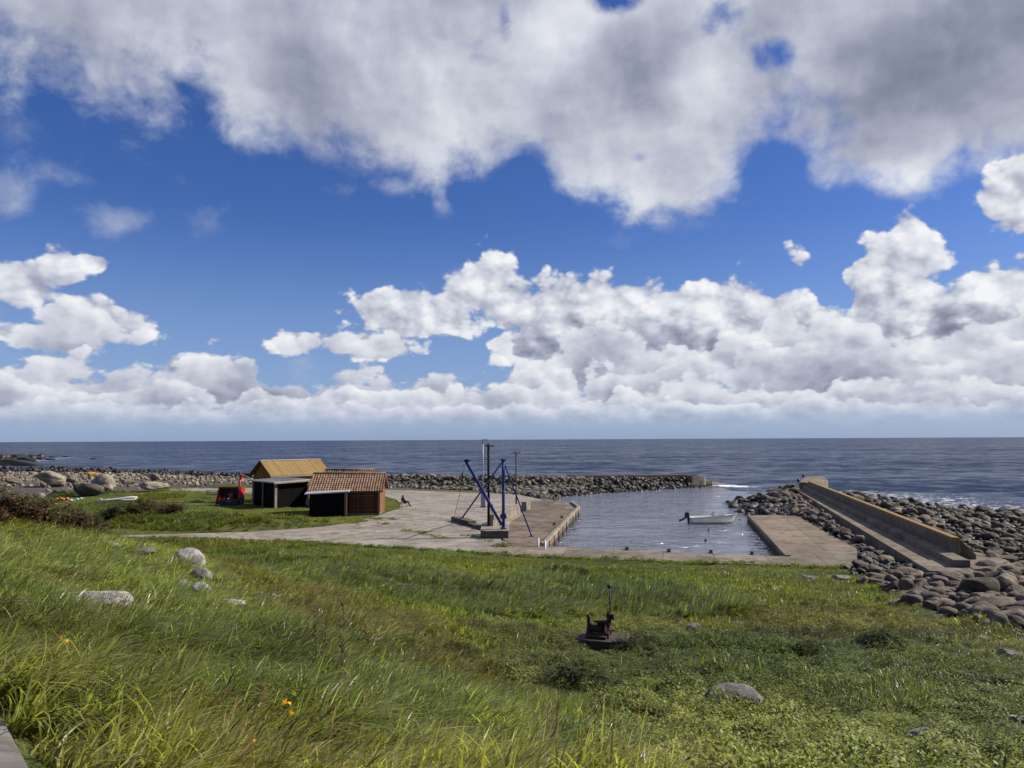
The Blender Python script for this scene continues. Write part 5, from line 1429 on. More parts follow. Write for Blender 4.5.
# ---- single boulders in the field and on the beach: (px, py of the foot, width, height in pixels, stone, label)
FB = [(97, 611, 52, 21, 'pale', 'long pale flat-topped boulder half sunk in tall grass at the left'),
      (186, 567, 32, 21, 'pale', 'round pale boulder at the top of the short boulder line on the left slope'),
      (197, 583, 27, 14, 'grey', 'low grey boulder just below the round pale one on the slope'),
      (181, 590, 15, 11, 'grey', 'small grey stone left of the low grey boulder on the slope'),
      (199, 598, 26, 16, 'pale', 'cream boulder in the middle of the boulder line on the left slope'),
      (228, 611, 26, 14, 'pale', 'cream half hidden boulder at the lower end of the boulder line'),
      (268, 600, 15, 8, 'pale', 'small pale stone in the field, left of a pair'), (287, 602, 16, 8, 'grey', 'small brownish stone in the field, right of a pair'),
      (740, 711, 56, 20, 'grey', 'solitary rounded grey boulder in the low field at the lower right'),
      (935, 748, 42, 15, 'grey', 'dark flat stone in the grass at the bottom right'),
      (912, 673, 17, 6, 'pale', 'small whitish stone in the right field above the dark flat stone'),
      (695, 628, 15, 6, 'grey', 'low grey stone in the middle of the right field'), (802, 633, 14, 4, 'pale', 'flat pale stone in the right field'),
      (1014, 658, 24, 10, 'grey', 'low grey stone at the right frame edge below the boulder heap'), (1019, 724, 18, 7, 'pale', 'pale stone at the right frame edge, lowest one'),
      (811, 576, 13, 4, 'pale', 'small pale stone on the grass edge below the landing'), (842, 577, 18, 6, 'grey', 'grey stone on the grass edge close to the boulder heap'),
      (405, 628, 16, 6, 'grey', 'grey stone showing through the grass at the middle of the slope'), (985, 640, 16, 5, 'grey', 'small grey stone in grass right below the boulder heap'),
      (109, 546, 20, 5, 'pale', 'pale stone at the upper end of the flat ledge on the left crest'), (140, 553, 26, 6, 'grey', 'brownish flat ledge of rock on the left crest')]
STN = {k: [rock_mesh('boulder', M['stone_' + k], 900 + i * 17 + j, .9, 5, 5, .09) for j in range(3)] for i, k in enumerate(('pale', 'grey'))}
fb_xy = []
for i, (a, b, w, h, k, l) in enumerate(FB):
    p, dd = hit(a, b + 5); ww, hh = w * dd / FPX / 2, h * dd / FPX / 2
    gz_ = float(land_height(p[0], p[1] + ww * .5))
    place_rock(STN[k][i % 3], (p[0], p[1] + ww * .5, max(gz_, p[2]) + hh * .45 + (.10 if p[0] < -2 else .09)), (ww * 1.1, ww * .85, hh * 2.15), rnd.uniform(-.3, .3), (0, rnd.uniform(-.08, .08)), 'boulder', l, 'boulder', None)
    fb_xy.append((p[0], p[1] + ww * .5, ww))
BB = [(46, 487, 42, 22, 'beach', 'large pale pointed boulder at the left of the stony beach'), (83, 494, 34, 17, 'beach', 'brown humped boulder at the grass edge of the left beach'), (100, 491, 34, 18, 'beach', 'dark sided large boulder right of the brown humped one on the beach'),
      (149, 491, 34, 14, 'beach', 'broad low boulder alone at the right of the left beach'), (60, 493, 22, 9, 'beach', 'low pale boulder in front of the large pointed one'), (90, 478, 13, 8, 'orange', 'small boulder covered in orange lichen above the left beach'), (12, 486, 22, 12, 'beach', 'pale boulder at the left frame edge on the beach'),
      (70, 484, 18, 9, 'beach', 'pale boulder between the pointed and the brown humped boulder'), (153, 480, 12, 9, 'beach', 'upright pale stone behind the broad low boulder'), (36, 497, 20, 8, 'beach', 'low grey stone behind the bush on the left beach'), (125, 485, 16, 8, 'beach', 'pale stone between the dark sided and the broad low boulder')]
for i, (a, b, w, h, k, l) in enumerate(BB):
    q = G(a, b, 1.2); dd = q[1]; ww, hh = w * dd / FPX / 2, h * dd / FPX / 2
    me = ROCKS['beach'][i % 7] if k == 'beach' else rock_mesh('boulder', M['stone_orange'], 77, 1, 6, 4)
    z = float(land_height(q[0], q[1] + ww * .5))
    place_rock(me, (q[0], q[1] + ww * .5, z + hh * .8), (ww * .95, ww * .85, hh * 1.35), rnd.uniform(-.3, .3), (0, rnd.uniform(-.15, .15)), 'boulder', l, 'boulder', None)
# skerries off the left shore
SK = [(6, 466, 60, 14), (20, 462, 34, 9), (30, 459, 22, 5), (48, 460, 12, 4), (64, 457, 8, 2), (52, 457, 8, 2), (97, 457, 12, 2), (93, 459, 7, 2), (110, 469, 8, 4), (-20, 460, 70, 14)]
SL = ['large black headland rock at the left frame edge by the sea', 'black shore rock adjoining the headland rock', 'low black rock seaward of the headland', 'dark rock standing in the water off the headland', 'tiny rock awash, right of the rock off the headland', 'tiny rock awash behind the rock off the headland',
      'flat rock awash in the open water, farther right', 'tiny rock next to the flat rock awash', 'round dark rock in the surf before the left beach', 'outermost black rock of the headland cut by the frame edge']
for i, ((a, b, w, h), l) in enumerate(zip(SK, SL)):
    q = G(a, b, 0.0); dd = q[1]; ww, hh = w * dd / FPX / 2, h * dd / FPX / 2
    place_rock(ROCKS['weed'][i % 7], (q[0], q[1] + ww * .4, hh * .0), (ww * 1.15, ww * .7, hh * 1.5), rnd.uniform(-.2, .2), (0, 0), 'rock', l, 'rock', 'dark rocks off the left shore')

# ================================================================ vegetation
def leaf_mat(name, spec=.35, rough=.42, trans=.54, use_tint=True, c=(0.1, 0.13, 0.03), var=.5, pale=0.0):
    m = bpy.data.materials.new(name); m.use_nodes = True
    t = m.node_tree; N = NT(t); b = t.nodes['Principled BSDF']; o = t.nodes['Material Output']
    if use_tint:
        at = N.node('ShaderNodeAttribute', attribute_type='INSTANCER'); at.attribute_name = 'tint'
        cc = S(N, at.outputs['Color'])
    else: cc = c
    ra = N.node('ShaderNodeAttribute'); ra.attribute_name = 'rnd'
    r = S(N, ra.outputs['Fac'])
    p = wpos(N)
    lo, hi = 1 - var, 1 + var
    cc = N.mixc(1.0, cc, N.mixc(r, (lo * .95, lo, lo * 1.0), (hi * 1.12, hi * 1.03, hi * .98)), 'MULTIPLY')
    n = N.noise(p, .9, 4, .6)
    cc = N.mixc(1.0, cc, N.mixc(N.ss(n, .3, .7), (0.78, 0.82, 0.8), (1.22, 1.16, 1.1)), 'MULTIPLY')
    cc = N.mixc(N.ss(r, .86, .89) * pale, cc, (0.40, 0.42, 0.22))
    dry = N.ss(r, .945, .975)
    cc = N.mixc(dry * .8, cc, (0.26, 0.215, 0.11))
    N.put(b.inputs['Base Color'], cc); b.inputs['Roughness'].default_value = rough; b.inputs['Specular IOR Level'].default_value = spec
    tr = N.node('ShaderNodeBsdfTranslucent')
    N.put(tr.inputs[0], N.mixc(1.0, cc, (1.25, 1.35, .7), 'MULTIPLY'))
    mx = N.node('ShaderNodeMixShader'); mx.inputs[0].default_value = trans
    t.links.new(b.outputs[0], mx.inputs[1]); t.links.new(tr.outputs[0], mx.inputs[2]); t.links.new(mx.outputs[0], o.inputs[0])
    return m
G_LONG = leaf_mat('long_grass', .7, .36, pale=.75, var=.6)
G_REED = leaf_mat('reed_grass', .8, .33, pale=.7, var=.55)
G_HERB = leaf_mat('herb_leaf', .22, .5, .32)
G_SEED = leaf_mat('seed_head', .2, .7, .3)
DRYST = mottled('dry_stem', (0.10, 0.065, 0.035), (0.17, 0.115, 0.065), 6, .9, .002)

def patch_mesh(name, blades, mat):
    """blades: list of (points along the blade, half widths, side vector, random)"""
    vs, fs, rn = [], [], []
    for pts, hw_, side, r in blades:
        o = len(vs); n = len(pts)
        for p, w_ in zip(pts[:-1], hw_[:-1]):
            vs.append((p[0] - side[0] * w_, p[1] - side[1] * w_, p[2])); vs.append((p[0] + side[0] * w_, p[1] + side[1] * w_, p[2] + w_ * .25))
        vs.append(tuple(pts[-1]))
        for i in range(n - 2): fs.append((o + 2 * i, o + 2 * i + 1, o + 2 * i + 3, o + 2 * i + 2))
        fs.append((o + 2 * n - 4, o + 2 * n - 3, o + 2 * n - 2)); rn += [r] * (2 * n - 1)
    me = bpy.data.meshes.new(name); me.from_pydata(vs, [], fs); me.materials.append(mat)
    a = me.attributes.new('rnd', 'FLOAT', 'POINT'); a.data.foreach_set('value', np.array(rn, np.float32))
    me.polygons.foreach_set('use_smooth', np.ones(len(fs), bool)); me.update()
    return me
def grass_patch(name, mat, n, size, h, w, bend, wind=(1.0, -.15), segs=4, clumps=0, spread=.9, seed=1, droop=1.9, erect=.0):
    r_ = np.random.default_rng(seed); bl = []
    cl = r_.uniform(-size / 2, size / 2, (max(clumps, 1), 2)); cb = r_.uniform(.7, 1.25, max(clumps, 1)); ca = r_.normal(0, spread * .5, max(clumps, 1))
    for i in range(n):
        if clumps:
            k = r_.integers(clumps); b0 = cl[k] + r_.normal(0, size * .062, 2); sc_ = cb[k]; aa = ca[k]
        else: b0 = r_.uniform(-size / 2, size / 2, 2); sc_ = 1; aa = 0
        hh = r_.uniform(*h) * sc_; a = math.atan2(wind[1], wind[0]) + aa + r_.normal(0, spread)
        d = (math.cos(a), math.sin(a)); be = max(erect, r_.normal(bend, bend * .38)); ww = r_.uniform(*w) / 2
        pts, hw_ = [], []
        for s in range(segs + 1):
            t = s / segs
            out = be * t ** droop; upz = t - .42 * be * t ** 2.4
            pts.append((b0[0] + d[0] * hh * out, b0[1] + d[1] * hh * out, hh * upz)); hw_.append(ww * (1 - t ** 2 * .75) if s else ww * .7)
        fa = a + math.pi / 2 + r_.normal(0, .6)
        bl.append((pts, hw_, (math.cos(fa), math.sin(fa)), r_.random()))
    return patch_mesh(name, bl, mat)
def herb_patch(name, mat, n, size, h, leaf, seed):
    """low creeping leaves held flat on short stalks"""
    r_ = np.random.default_rng(seed); bl = []
    cl = r_.uniform(-size / 2, size / 2, (16, 2)); ch = r_.uniform(.5, 1.3, 16)
    for i in range(n):
        k = r_.integers(16); b0 = cl[k] + r_.normal(0, size * .10, 2); z0 = r_.uniform(*h) * ch[k] * math.exp(-((b0 - cl[k]) ** 2).sum() / (size * .2) ** 2)
        a = r_.uniform(0, 6.283); l = r_.uniform(*leaf); d = (math.cos(a), math.sin(a)); tilt = r_.normal(.1, .45)
        pts = [(b0[0] + d[0] * l * t, b0[1] + d[1] * l * t, max(.01, z0 + l * (tilt * t - .3 * t * t))) for t in (0, .4, .75, 1)]
        bl.append((pts, [l * .10, l * .30, l * .22, 0], (-d[1], d[0]), r_.random()))
    return patch_mesh(name, bl, mat)
def seed_patch(name, mat, n, size, h, seed, bend=.35):
    r_ = np.random.default_rng(seed); bl = []
    for i in range(n):
        b0 = r_.uniform(-size / 2, size / 2, 2); hh = r_.uniform(*h); a = r_.normal(-.1, .5); d = (math.cos(a), math.sin(a)); be = abs(r_.normal(bend, .12)); rr_ = r_.random() * .85
        P_ = lambda t: (b0[0] + d[0] * hh * be * t ** 2, b0[1] + d[1] * hh * be * t ** 2, hh * (t - .3 * be * t * t))
        fa = r_.uniform(0, 3.14); sd_ = (math.cos(fa), math.sin(fa))
        bl.append(([P_(t) for t in (0, .5, .86)] + [P_(.9)], [.0013] * 3 + [0], sd_, rr_))
        bl.append(([P_(t) for t in (.78, .85, .93, 1.0)], [.0015, .0055, .004, 0], sd_, rr_))
        bl.append(([P_(t) for t in (.78, .85, .93, 1.0)], [.0015, .0055, .004, 0], (-sd_[1], sd_[0]), rr_))
    return patch_mesh(name, bl, mat)

# where each kind grows, read from the photograph and laid on the ground
Z_TALL = [(-400, 505), (40, 530), (110, 545), (170, 556), (212, 580), (250, 603), (300, 630), (360, 668), (420, 700), (500, 735), (640, 790), (640, 1200), (-400, 1200)]
Z_BROWN = [(212, 572), (270, 580), (330, 596), (400, 625), (470, 665), (500, 700), (440, 712), (370, 672), (300, 632), (240, 602)]
Z_REED = [(235, 568), (330, 566), (560, 576), (700, 588), (760, 606), (640, 622), (560, 615), (470, 612), (360, 596), (280, 582)]
Z_HERB = [(500, 690), (470, 650), (430, 622), (560, 620), (700, 615), (820, 592), (900, 612), (1024, 640), (1300, 660), (1300, 1200), (720, 1200), (640, 760), (560, 720)]

ZB = stony
def stony_at(x, y):
    s = np.zeros(len(x))
    for q in (Z_RIGHT, Z_BEACH): s = np.maximum(s, sst(np.where(in_poly(x, y, q), -dist_poly(x, y, q), dist_poly(x, y, q)) + vnoise(x, y, 2.0) * 1.2, 0.7, -0.3))
    s = np.maximum(s, sst(dist_poly(x, y, MOLE, False), 5.5, 4.5))
    return np.maximum(s, (((y > 52) & (x > 14)) | ((y > 114) & (x > -30)) | ((y > 97) & (x > -7))).astype(float))
def candidates(spacing, y0, y1, x0=-120, x1=75):
    X, Y = np.meshgrid(np.arange(x0, x1, spacing), np.arange(y0, y1, spacing))
    X = (X + rng.uniform(-.5, .5, X.shape) * spacing).ravel(); Y = (Y + rng.uniform(-.5, .5, Y.shape) * spacing).ravel()
    keep = np.abs(X) < .80 * Y + 4
    X, Y = X[keep], Y[keep]
    Z = land_height(X, Y)
    px, py, w = project(X, Y, Z)
    ok = (w > 1) & (px > -160) & (px < 1184) & (py < 960) & (Z > .42)
    for q in (YARD, APRON, QUAY, SLIP): ok &= ~in_poly(X, Y, q)
    X, Y, Z, px, py = (v[ok] for v in (X, Y, Z, px, py))
    ok = stony_at(X, Y) < .5
    ok &= dist_poly(X, Y, YARD) > .22
    ok &= ~((X < np.interp(Y, [q[1] for q in PATH_EDGE[::-1]], [q[0] for q in PATH_EDGE[::-1]]) + .42) & (Y < PATH_EDGE[0][1] + .5))
    ok &= (np.hypot(X - wp[0], Y - wp[1] - .25) > 1.25) & (np.hypot(X, Y) > 2.2)
    for a, b, r_ in fb_xy: ok &= (np.hypot(X - a, (Y - b) * 1.2) > r_ * .9) & ~((np.abs(X - a * Y / b) < r_ * .8) & (Y < b) & (Y > b - r_ - 1.15))
    for (ox, oy, orz, bx0, bx1, by0, by1) in FOOTPRINTS:
        dx, dy = X - ox, Y - oy; lx = dx * math.cos(orz) + dy * math.sin(orz); ly = -dx * math.sin(orz) + dy * math.cos(orz)
        ok &= ~((lx > bx0) & (lx < bx1) & (ly > by0) & (ly < by1))
    return [v[ok] for v in (X, Y, Z, px, py)]
FOOTPRINTS = [(hx, hy, hang, -W - .3, .3, -1.7, D + .2), (HB[0], 88.5, hang, -W2 - .2, .2, -.2, D2 + .2), (apex.x, apex.y, ang45, .2, Lr, -2.6, 2.6), (cp.x, cp.y, ang45, -.2, A + .2, -.2, B + .2), (-21.0, 87.3, 0, -2.2, 2.2, -1, 1), (sb.location.x, sb.location.y, 0, -1.6, 2.1, -1.3, .9)]
def normals(x, y):
    e = .35
    return -(land_height(x + e, y) - land_height(x - e, y)) / (2 * e), -(land_height(x, y + e) - land_height(x, y - e)) / (2 * e)
def spread(name, protos, label, X, Y, Z, scale, zscale, tint, yaw=.45, cat='grass', far=None):
    n = len(X); nx_, ny_ = normals(X, Y)
    rot = np.stack([-np.arctan(ny_), np.arctan(nx_), rng.normal(0, yaw, n)], -1)
    sc_ = np.stack([scale, scale, zscale], -1)
    pick = rng.integers(0, len(protos) if far is None else NP, n)
    if far is not None:                                                  # coarser blades of the same kind farther out
        pick = np.where(Y + rng.normal(0, 2.0, n) > 15, pick + len(protos), pick); protos = protos + far
    o = instanced(name, protos, np.stack([X, Y, Z], -1), pick, rot, sc_, np.clip(tint, 0.002, 1))
    return tag(o, label, cat, None, 'stuff')
def tinted(base, X, Y, amp=.22, warm=.25):
    n = len(X); b = np.tile(np.array(base), (n, 1))
    v = vnoise(X, Y, 5.5) + vnoise(X + 33, Y, 2.1) * .7; u = vnoise(X + 90, Y + 20, 8.0) + vnoise(X + 9, Y + 60, 3.0) * .5
    b = b * (1 + amp * 2 * v)[:, None]
    b[:, 0] *= 1 + warm * 1.6 * u; b[:, 2] *= 1 - warm * .6 * u
    return b
zonef = lambda px, py, X, Y, q, s=26: in_poly(px + vnoise(X, Y, 3.0) * s, py + vnoise(X + 50, Y, 3.0) * s * .5, q)

NP = 5
P_TALL = [grass_patch('tall', G_LONG, 370, .95, (.24, .54), (.013, .025), .80, clumps=9, spread=.75, seed=10 + i, segs=5) for i in range(NP)]
P_MID = [grass_patch('mid', G_LONG, 620, .95, (.16, .36), (.008, .015), .65, clumps=14, spread=.8, seed=30 + i) for i in range(NP)]
P_REED = [grass_patch('reed', G_REED, 260, .95, (.30, .58), (.013, .024), .62, clumps=16, spread=.45, seed=50 + i, droop=2.3) for i in range(NP)]
F_TALL = [grass_patch('tall', G_LONG, 230, .95, (.24, .56), (.018, .034), .95, clumps=9, spread=.62, seed=130 + i, segs=4) for i in range(NP)]
F_MID = [grass_patch('mid', G_LONG, 300, .95, (.16, .36), (.016, .030), .65, clumps=12, spread=.8, seed=150 + i, segs=3) for i in range(NP)]
F_REED = [grass_patch('reed', G_REED, 170, .95, (.30, .58), (.022, .042), .72, clumps=10, spread=.45, seed=170 + i, droop=2.3) for i in range(NP)]
P_HERB = [herb_patch('herb', G_HERB, 1700, 1.0, (.08, .24), (.022, .05), 70 + i) for i in range(NP)]
P_SEED = [seed_patch('seed', G_SEED, 46, 1.0, (.45, .85), 90 + i) for i in range(3)]
P_LAWN = [grass_patch('lawn', G_LONG, 420, 1.5, (.06, .14), (.012, .022), .5, clumps=0, spread=1.2, seed=110 + i, segs=3) for i in range(3)]

near = candidates(.42, 2.4, 17, -25, 25); mid_ = candidates(.62, 17, 62, -60, 50)
X, Y, Z, px, py = (np.concatenate([a, b]) for a, b in zip(near, mid_))
tall = zonef(px, py, X, Y, Z_TALL); brown = zonef(px, py, X, Y, Z_BROWN) ; reed = zonef(px, py, X, Y, Z_REED, 40) & ~brown; herb = zonef(px, py, X, Y, Z_HERB, 60)
crest = (X < -8) & (Y > 22) & (Y < 45) & (py < 560)
tall |= crest
reed &= ~tall; herb &= ~tall & ~brown & ~reed
tuft = vnoise(X + 5, Y + 70, 1.3)
gap = vnoise(X + 17, Y + 4, 1.9) < -.36
t_m = (tall | (brown & (tuft > .15))) & ~gap
grow = 1 + 1.05 * tuft
tt = tinted((0.245, 0.282, 0.08), X, Y, .26, .16); tt[brown] = tinted((0.205, 0.220, 0.064), X, Y, .2, .15)[brown]
spread('long_grass', P_TALL, 'long windblown grass covering the near slope', X[t_m], Y[t_m], Z[t_m] - .02, rng.uniform(.85, 1.2, t_m.sum()), (grow * rng.uniform(.75, 1.15, len(X)))[t_m], tt[t_m], .38, far=F_TALL)
m_m = ~t_m & ~(tall & gap) & ~reed & (~herb | (tuft > .30))
tm = tinted((0.20, 0.238, 0.05), X, Y, .22, .15); tm[brown] = tinted((0.20, 0.215, 0.06), X, Y, .2, .15)[brown]; tm[herb] *= np.array([.85, .85, 1.0])
hm = np.clip((np.minimum(dist_poly(X, Y, YARD), dist_poly(X, Y, APRON))) / 5.0, .38, 1.0)
spread('field_grass', P_MID, 'green meadow grass of the field between the slope and the harbour', X[m_m], Y[m_m], Z[m_m] - .02, rng.uniform(.85, 1.25, m_m.sum()), (grow * hm * rng.uniform(.7, 1.2, len(X)))[m_m], tm[m_m], .6, far=F_MID)
rm = reed | (herb & (tuft < -.33))
tr_ = tinted((0.19, 0.235, 0.066), X, Y, .25, .12)
spread('reed_grass', P_REED, 'broad bladed blue green reed grass in a band across the field', X[rm], Y[rm], Z[rm] - .02, rng.uniform(.9, 1.3, rm.sum()), (grow * rng.uniform(.7, 1.25, len(X)))[rm], tr_[rm], .3, far=F_REED)
hb2 = herb & (tuft <= .36)
th = tinted((0.152, 0.178, 0.042), X, Y, .44, .18)
Xh, Yh, Zh = X[hb2], Y[hb2], Z[hb2]
spread('ground_herbs', P_HERB, 'low leafy herbs covering the field at the lower right', Xh, Yh, Zh - .01, rng.uniform(.9, 1.25, hb2.sum()), (grow * rng.uniform(.6, 1.4, len(X)))[hb2], th[hb2], 3.0, 'herbs')
sm_ = ((tall | brown) & (rng.random(len(X)) < np.where(brown, .20, .06))) | (~tall & ~reed & ~herb & (rng.random(len(X)) < .06))
spread('seed_stalks', P_SEED, 'dry beige seed heads standing over the grass', X[sm_], Y[sm_], Z[sm_], rng.uniform(.9, 1.2, sm_.sum()), rng.uniform(.65, 1.05, sm_.sum()) * np.where(tall, 1.05, .85)[sm_], tinted((0.22, 0.175, 0.085), X, Y, .2, .15)[sm_], .5)
# lawn and rough bank beyond the crest
far = candidates(1.0, 50, 122, -125, 16)
X2, Y2, Z2, px2, py2 = far
onlawn = (Y2 > 58) | (X2 > -12)
bankd = dist_poly(X2, Y2, pl([(40, 517), (205, 521), (280, 523.5)], 1.0), False)
longb = ((bankd < 5.0) & (vnoise(X2, Y2, 2.0) < .42)) | (Y2 < 60.5) & (X2 < -14) | ((X2 < -40) & (vnoise(X2, Y2, 6.0) > .12))
tl = tinted((0.165, 0.195, 0.030), X2, Y2, .2, .3)
k1 = ~longb
spread('lawn', P_LAWN, 'short mown grass round the huts', X2[k1], Y2[k1], Z2[k1] - .01, rng.uniform(.9, 1.2, k1.sum()), rng.uniform(.7, 1.3, k1.sum()), tl[k1], 3.0)
spread('rough_grass', F_MID, 'rough longer grass on the bank between lawn and path', X2[longb], Y2[longb], Z2[longb] - .02, rng.uniform(1.2, 1.5, longb.sum()), rng.uniform(1.0, 2.0, longb.sum()) * np.clip(dist_poly(X2, Y2, YARD) / 2.5, .3, 1)[longb], tl[longb] * np.array([1.0, .95, 1.1]), .6)
# grass fringe creeping over the edges of the concrete, and tufts among the beach stones
edge = pl([(120, 538.0), (176, 537.8), (300, 541.5), (430, 549.5), (540, 556.6), (700, 562.5), (857, 567.5)])
ex, ey = [], []
for a, b in zip(edge[:-1], edge[1:]):
    n = int(math.dist(a, b) / .34)
    for k in range(n):
        t = (k + rnd.random()) / n; ex.append(a[0] + (b[0] - a[0]) * t + rnd.uniform(-.15, .15)); ey.append(a[1] + (b[1] - a[1]) * t - rnd.uniform(-.12, .55) + max(0, float(vnoise(ex[-1], a[1], 2.3))) * 1.3)
for a, b in ((395, 519), (382, 524), (430, 535), (436, 536.5), (442, 537), (490, 541), (502, 545), (353, 523.5), (408, 531), (418, 533), (470, 536), (503, 547), (497, 546), (360, 521.5), (372, 519)):
    for _ in range(3):
        q = G(a + rnd.gauss(0, 3), b + rnd.gauss(0, .4), .7); ex.append(q[0]); ey.append(q[1])
ex, ey = np.array(ex), np.array(ey)
spread('verge_grass', F_MID, 'grass creeping over the near edge of the yard and apron', ex, ey, np.maximum(land_height(ex, ey), .62) - .02, rng.uniform(.7, 1.0, len(ex)), rng.uniform(.5, 1.1, len(ex)), tinted((0.14, 0.185, 0.034), ex, ey), .6)
bx_, by_ = [], []
for _ in range(5200):
    x, y = rng.uniform(-125, -22), rng.uniform(92, 150)
    if vnoise(np.array(x), np.array(y), 6.0) > .02 and in_poly(np.array([x]), np.array([y]), Z_BEACH)[0] and y < 118 + 22 * vnoise(np.array(x), np.array(y), 15.0): bx_.append(x); by_.append(y)
bx_, by_ = np.array(bx_), np.array(by_)
spread('beach_grass', F_MID, 'green tufts of grass between the stones of the left beach', bx_, by_, land_height(bx_, by_), rng.uniform(1.1, 1.6, len(bx_)), rng.uniform(.7, 1.5, len(bx_)), tinted((0.14, 0.165, 0.045), bx_, by_), .6)

# ---- shrubs along the left crest
SH_LEAF = leaf_mat('shrub_leaf', .25, .55, .25, False, (0.058, 0.062, 0.020), .45)
SH_BROWN = leaf_mat('brown_shrub_leaf', .2, .6, .2, False, (0.085, 0.055, 0.030), .45)
def shrub_parts(seed, hgt, wid, n_leaf):
    r_ = np.random.default_rng(seed); tw = MB(); bl = []
    for k in range(16):
        a = r_.uniform(0, 6.28); l = r_.uniform(.5, 1.0); e = r_.uniform(.35, 1.0)
        p0 = np.array((0, 0, -.05)); p1 = np.array((math.cos(a) * wid * .25 * l, math.sin(a) * wid * .25 * l, hgt * .5 * e)); p2 = np.array((math.cos(a) * wid * .5 * l + .12, math.sin(a) * wid * .5 * l, hgt * e))
        tw.tube([p0, p1, p2], [.016, .010, .003], 5, False)
        for j in range(n_leaf // 16):
            t = r_.uniform(.25, 1.05); q = p0 * (1 - t) ** 2 + 2 * p1 * t * (1 - t) + p2 * t * t + r_.normal(0, .085, 3)
            an = r_.uniform(0, 6.28); d = np.array((math.cos(an), math.sin(an))); ll = r_.uniform(.045, .10)
            bl.append(([(q[0], q[1], q[2]), (q[0] + d[0] * ll * .5, q[1] + d[1] * ll * .5, q[2] + ll * .3), (q[0] + d[0] * ll, q[1] + d[1] * ll, q[2] + r_.normal(.2, .4) * ll)], [ll * .12, ll * .3, 0], (-d[1], d[0]), r_.random()))
    return tw, bl
SHV = []
for i in range(4):
    tw, bl = shrub_parts(200 + i, 1.0, 1.5, 3600)
    SHV.append((tw.mesh('stems', DRYST), patch_mesh('foliage', bl, SH_LEAF if i % 2 else SH_BROWN)))
SHRUB = [(-30, 512, 25.5, 1.35, 1, 'green brown shrub cut by the left frame edge on the crest'), (8, 514, 25, 1.15, 0, 'brown shrub on the crest nearest the left frame edge'), (28, 522, 25.5, 1.0, 1, 'green shrub on the crest, second from the left frame edge'), (48, 527, 26, 1.05, 0, 'broad brown shrub on the crest below the white driftwood'),
         (66, 530, 26.5, .85, 2, 'low brown shrub on the crest, right of the broad brown one'), (84, 538, 27, .7, 0, 'smallest brown shrub at the right end of the crest row'), (20, 506, 34, 1.1, 3, 'dark green shrub behind the crest at the far left'), (-10, 520, 24, .9, 2, 'low brown shrub in front at the left frame edge'),
         (112, 515, 70, 1.3, 1, 'green shrub in the rough grass beyond the crest, right of the driftwood'), (138, 514, 72, 1.35, 3, 'leafy shrub in the rough grass, middle one of the row before the lawn'), (156, 511, 74, 1.15, 2, 'brownish dock shrub in the rough grass before the lawn'), (172, 515, 72, 1.2, 0, 'brown shrub at the right end of the rough grass row'), (90, 513, 66, 1.3, 3, 'dark shrub in the rough grass just below the driftwood'), (62, 508, 62, 1.5, 1, 'tall green shrub below the orange debris')]
for i, (a, b, Yd, s, k, l) in enumerate(SHRUB):
    q = P(a, b, Yd); z = float(land_height(q[0], q[1]))
    t = thing('shrub', l, 'shrub', (q[0], q[1], z), rnd.uniform(0, 6.28), 'shrubs behind the left slope')
    st_, fo_ = SHV[k]
    for nm, me in (('stems', st_), ('foliage', fo_)):
        o = bpy.data.objects.new(nm, me); col.objects.link(o); o.parent = t
    t.scale = (s * 1.6, s * 1.4, s * 1.0)

# ---- dark leaf clumps standing in for shaded hollows of the field
WD = leaf_mat('dark_clump_leaf', .12, .6, .2, False, (0.034, 0.046, 0.010), .35)  # dark leaf colour stands for shade in the hollows; lawn tufts share it
def clump_leaves(seed):
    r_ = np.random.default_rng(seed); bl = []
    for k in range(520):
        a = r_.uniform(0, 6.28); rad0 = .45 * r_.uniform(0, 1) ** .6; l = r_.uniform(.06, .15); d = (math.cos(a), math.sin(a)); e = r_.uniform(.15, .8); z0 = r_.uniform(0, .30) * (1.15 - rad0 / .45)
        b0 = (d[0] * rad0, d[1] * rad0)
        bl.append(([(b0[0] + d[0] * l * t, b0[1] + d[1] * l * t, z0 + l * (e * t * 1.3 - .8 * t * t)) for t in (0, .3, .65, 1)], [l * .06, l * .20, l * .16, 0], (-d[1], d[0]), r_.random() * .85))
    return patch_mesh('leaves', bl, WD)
WM = [clump_leaves(300 + i) for i in range(3)]
def clump_stalks(seed):
    r_ = np.random.default_rng(seed); m = MB()
    for k in range(5):
        x, y = r_.normal(0, .10, 2); h_ = r_.uniform(.25, .5)
        m.tube([(x, y, 0), (x + .03, y, h_ * .6), (x + .08, y, h_)], [.008, .006, .003], 5, False)
    return m.mesh('stalk', DRYST)
WS = [clump_stalks(400 + i) for i in range(3)]
SHADED_HOLLOWS = [(580, 697, 1.5, 'dark leaves standing in for a shaded hollow below the old winch'), (628, 652, .95, 'dark leaves standing in for the shaded hollow beside the base of the old winch'), (812, 658, 1.0, 'dark leaves standing in for a shaded hollow, left of a pair in the right field'), (880, 648, 1.25, 'wide dark leaves standing in for a shaded hollow, right of a pair in the right field'),
        (556, 574, 1.5, 'dark leaves standing in for a shaded hollow near the apron, left of two'), (580, 575, 1.1, 'dark leaves standing in for a shaded hollow near the apron, right of two'), (905, 700, .7, 'dark leaves standing in for a shaded hollow above the dark flat stone'), (748, 668, .8, 'small dark leaves standing in for a shaded hollow above the solitary rounded boulder'), (455, 657, .8, 'dark leaves standing in for a shaded hollow in the middle of the slope'), (668, 590, 1.0, 'dark leaves standing in for a shaded hollow between the apron and the right field')]
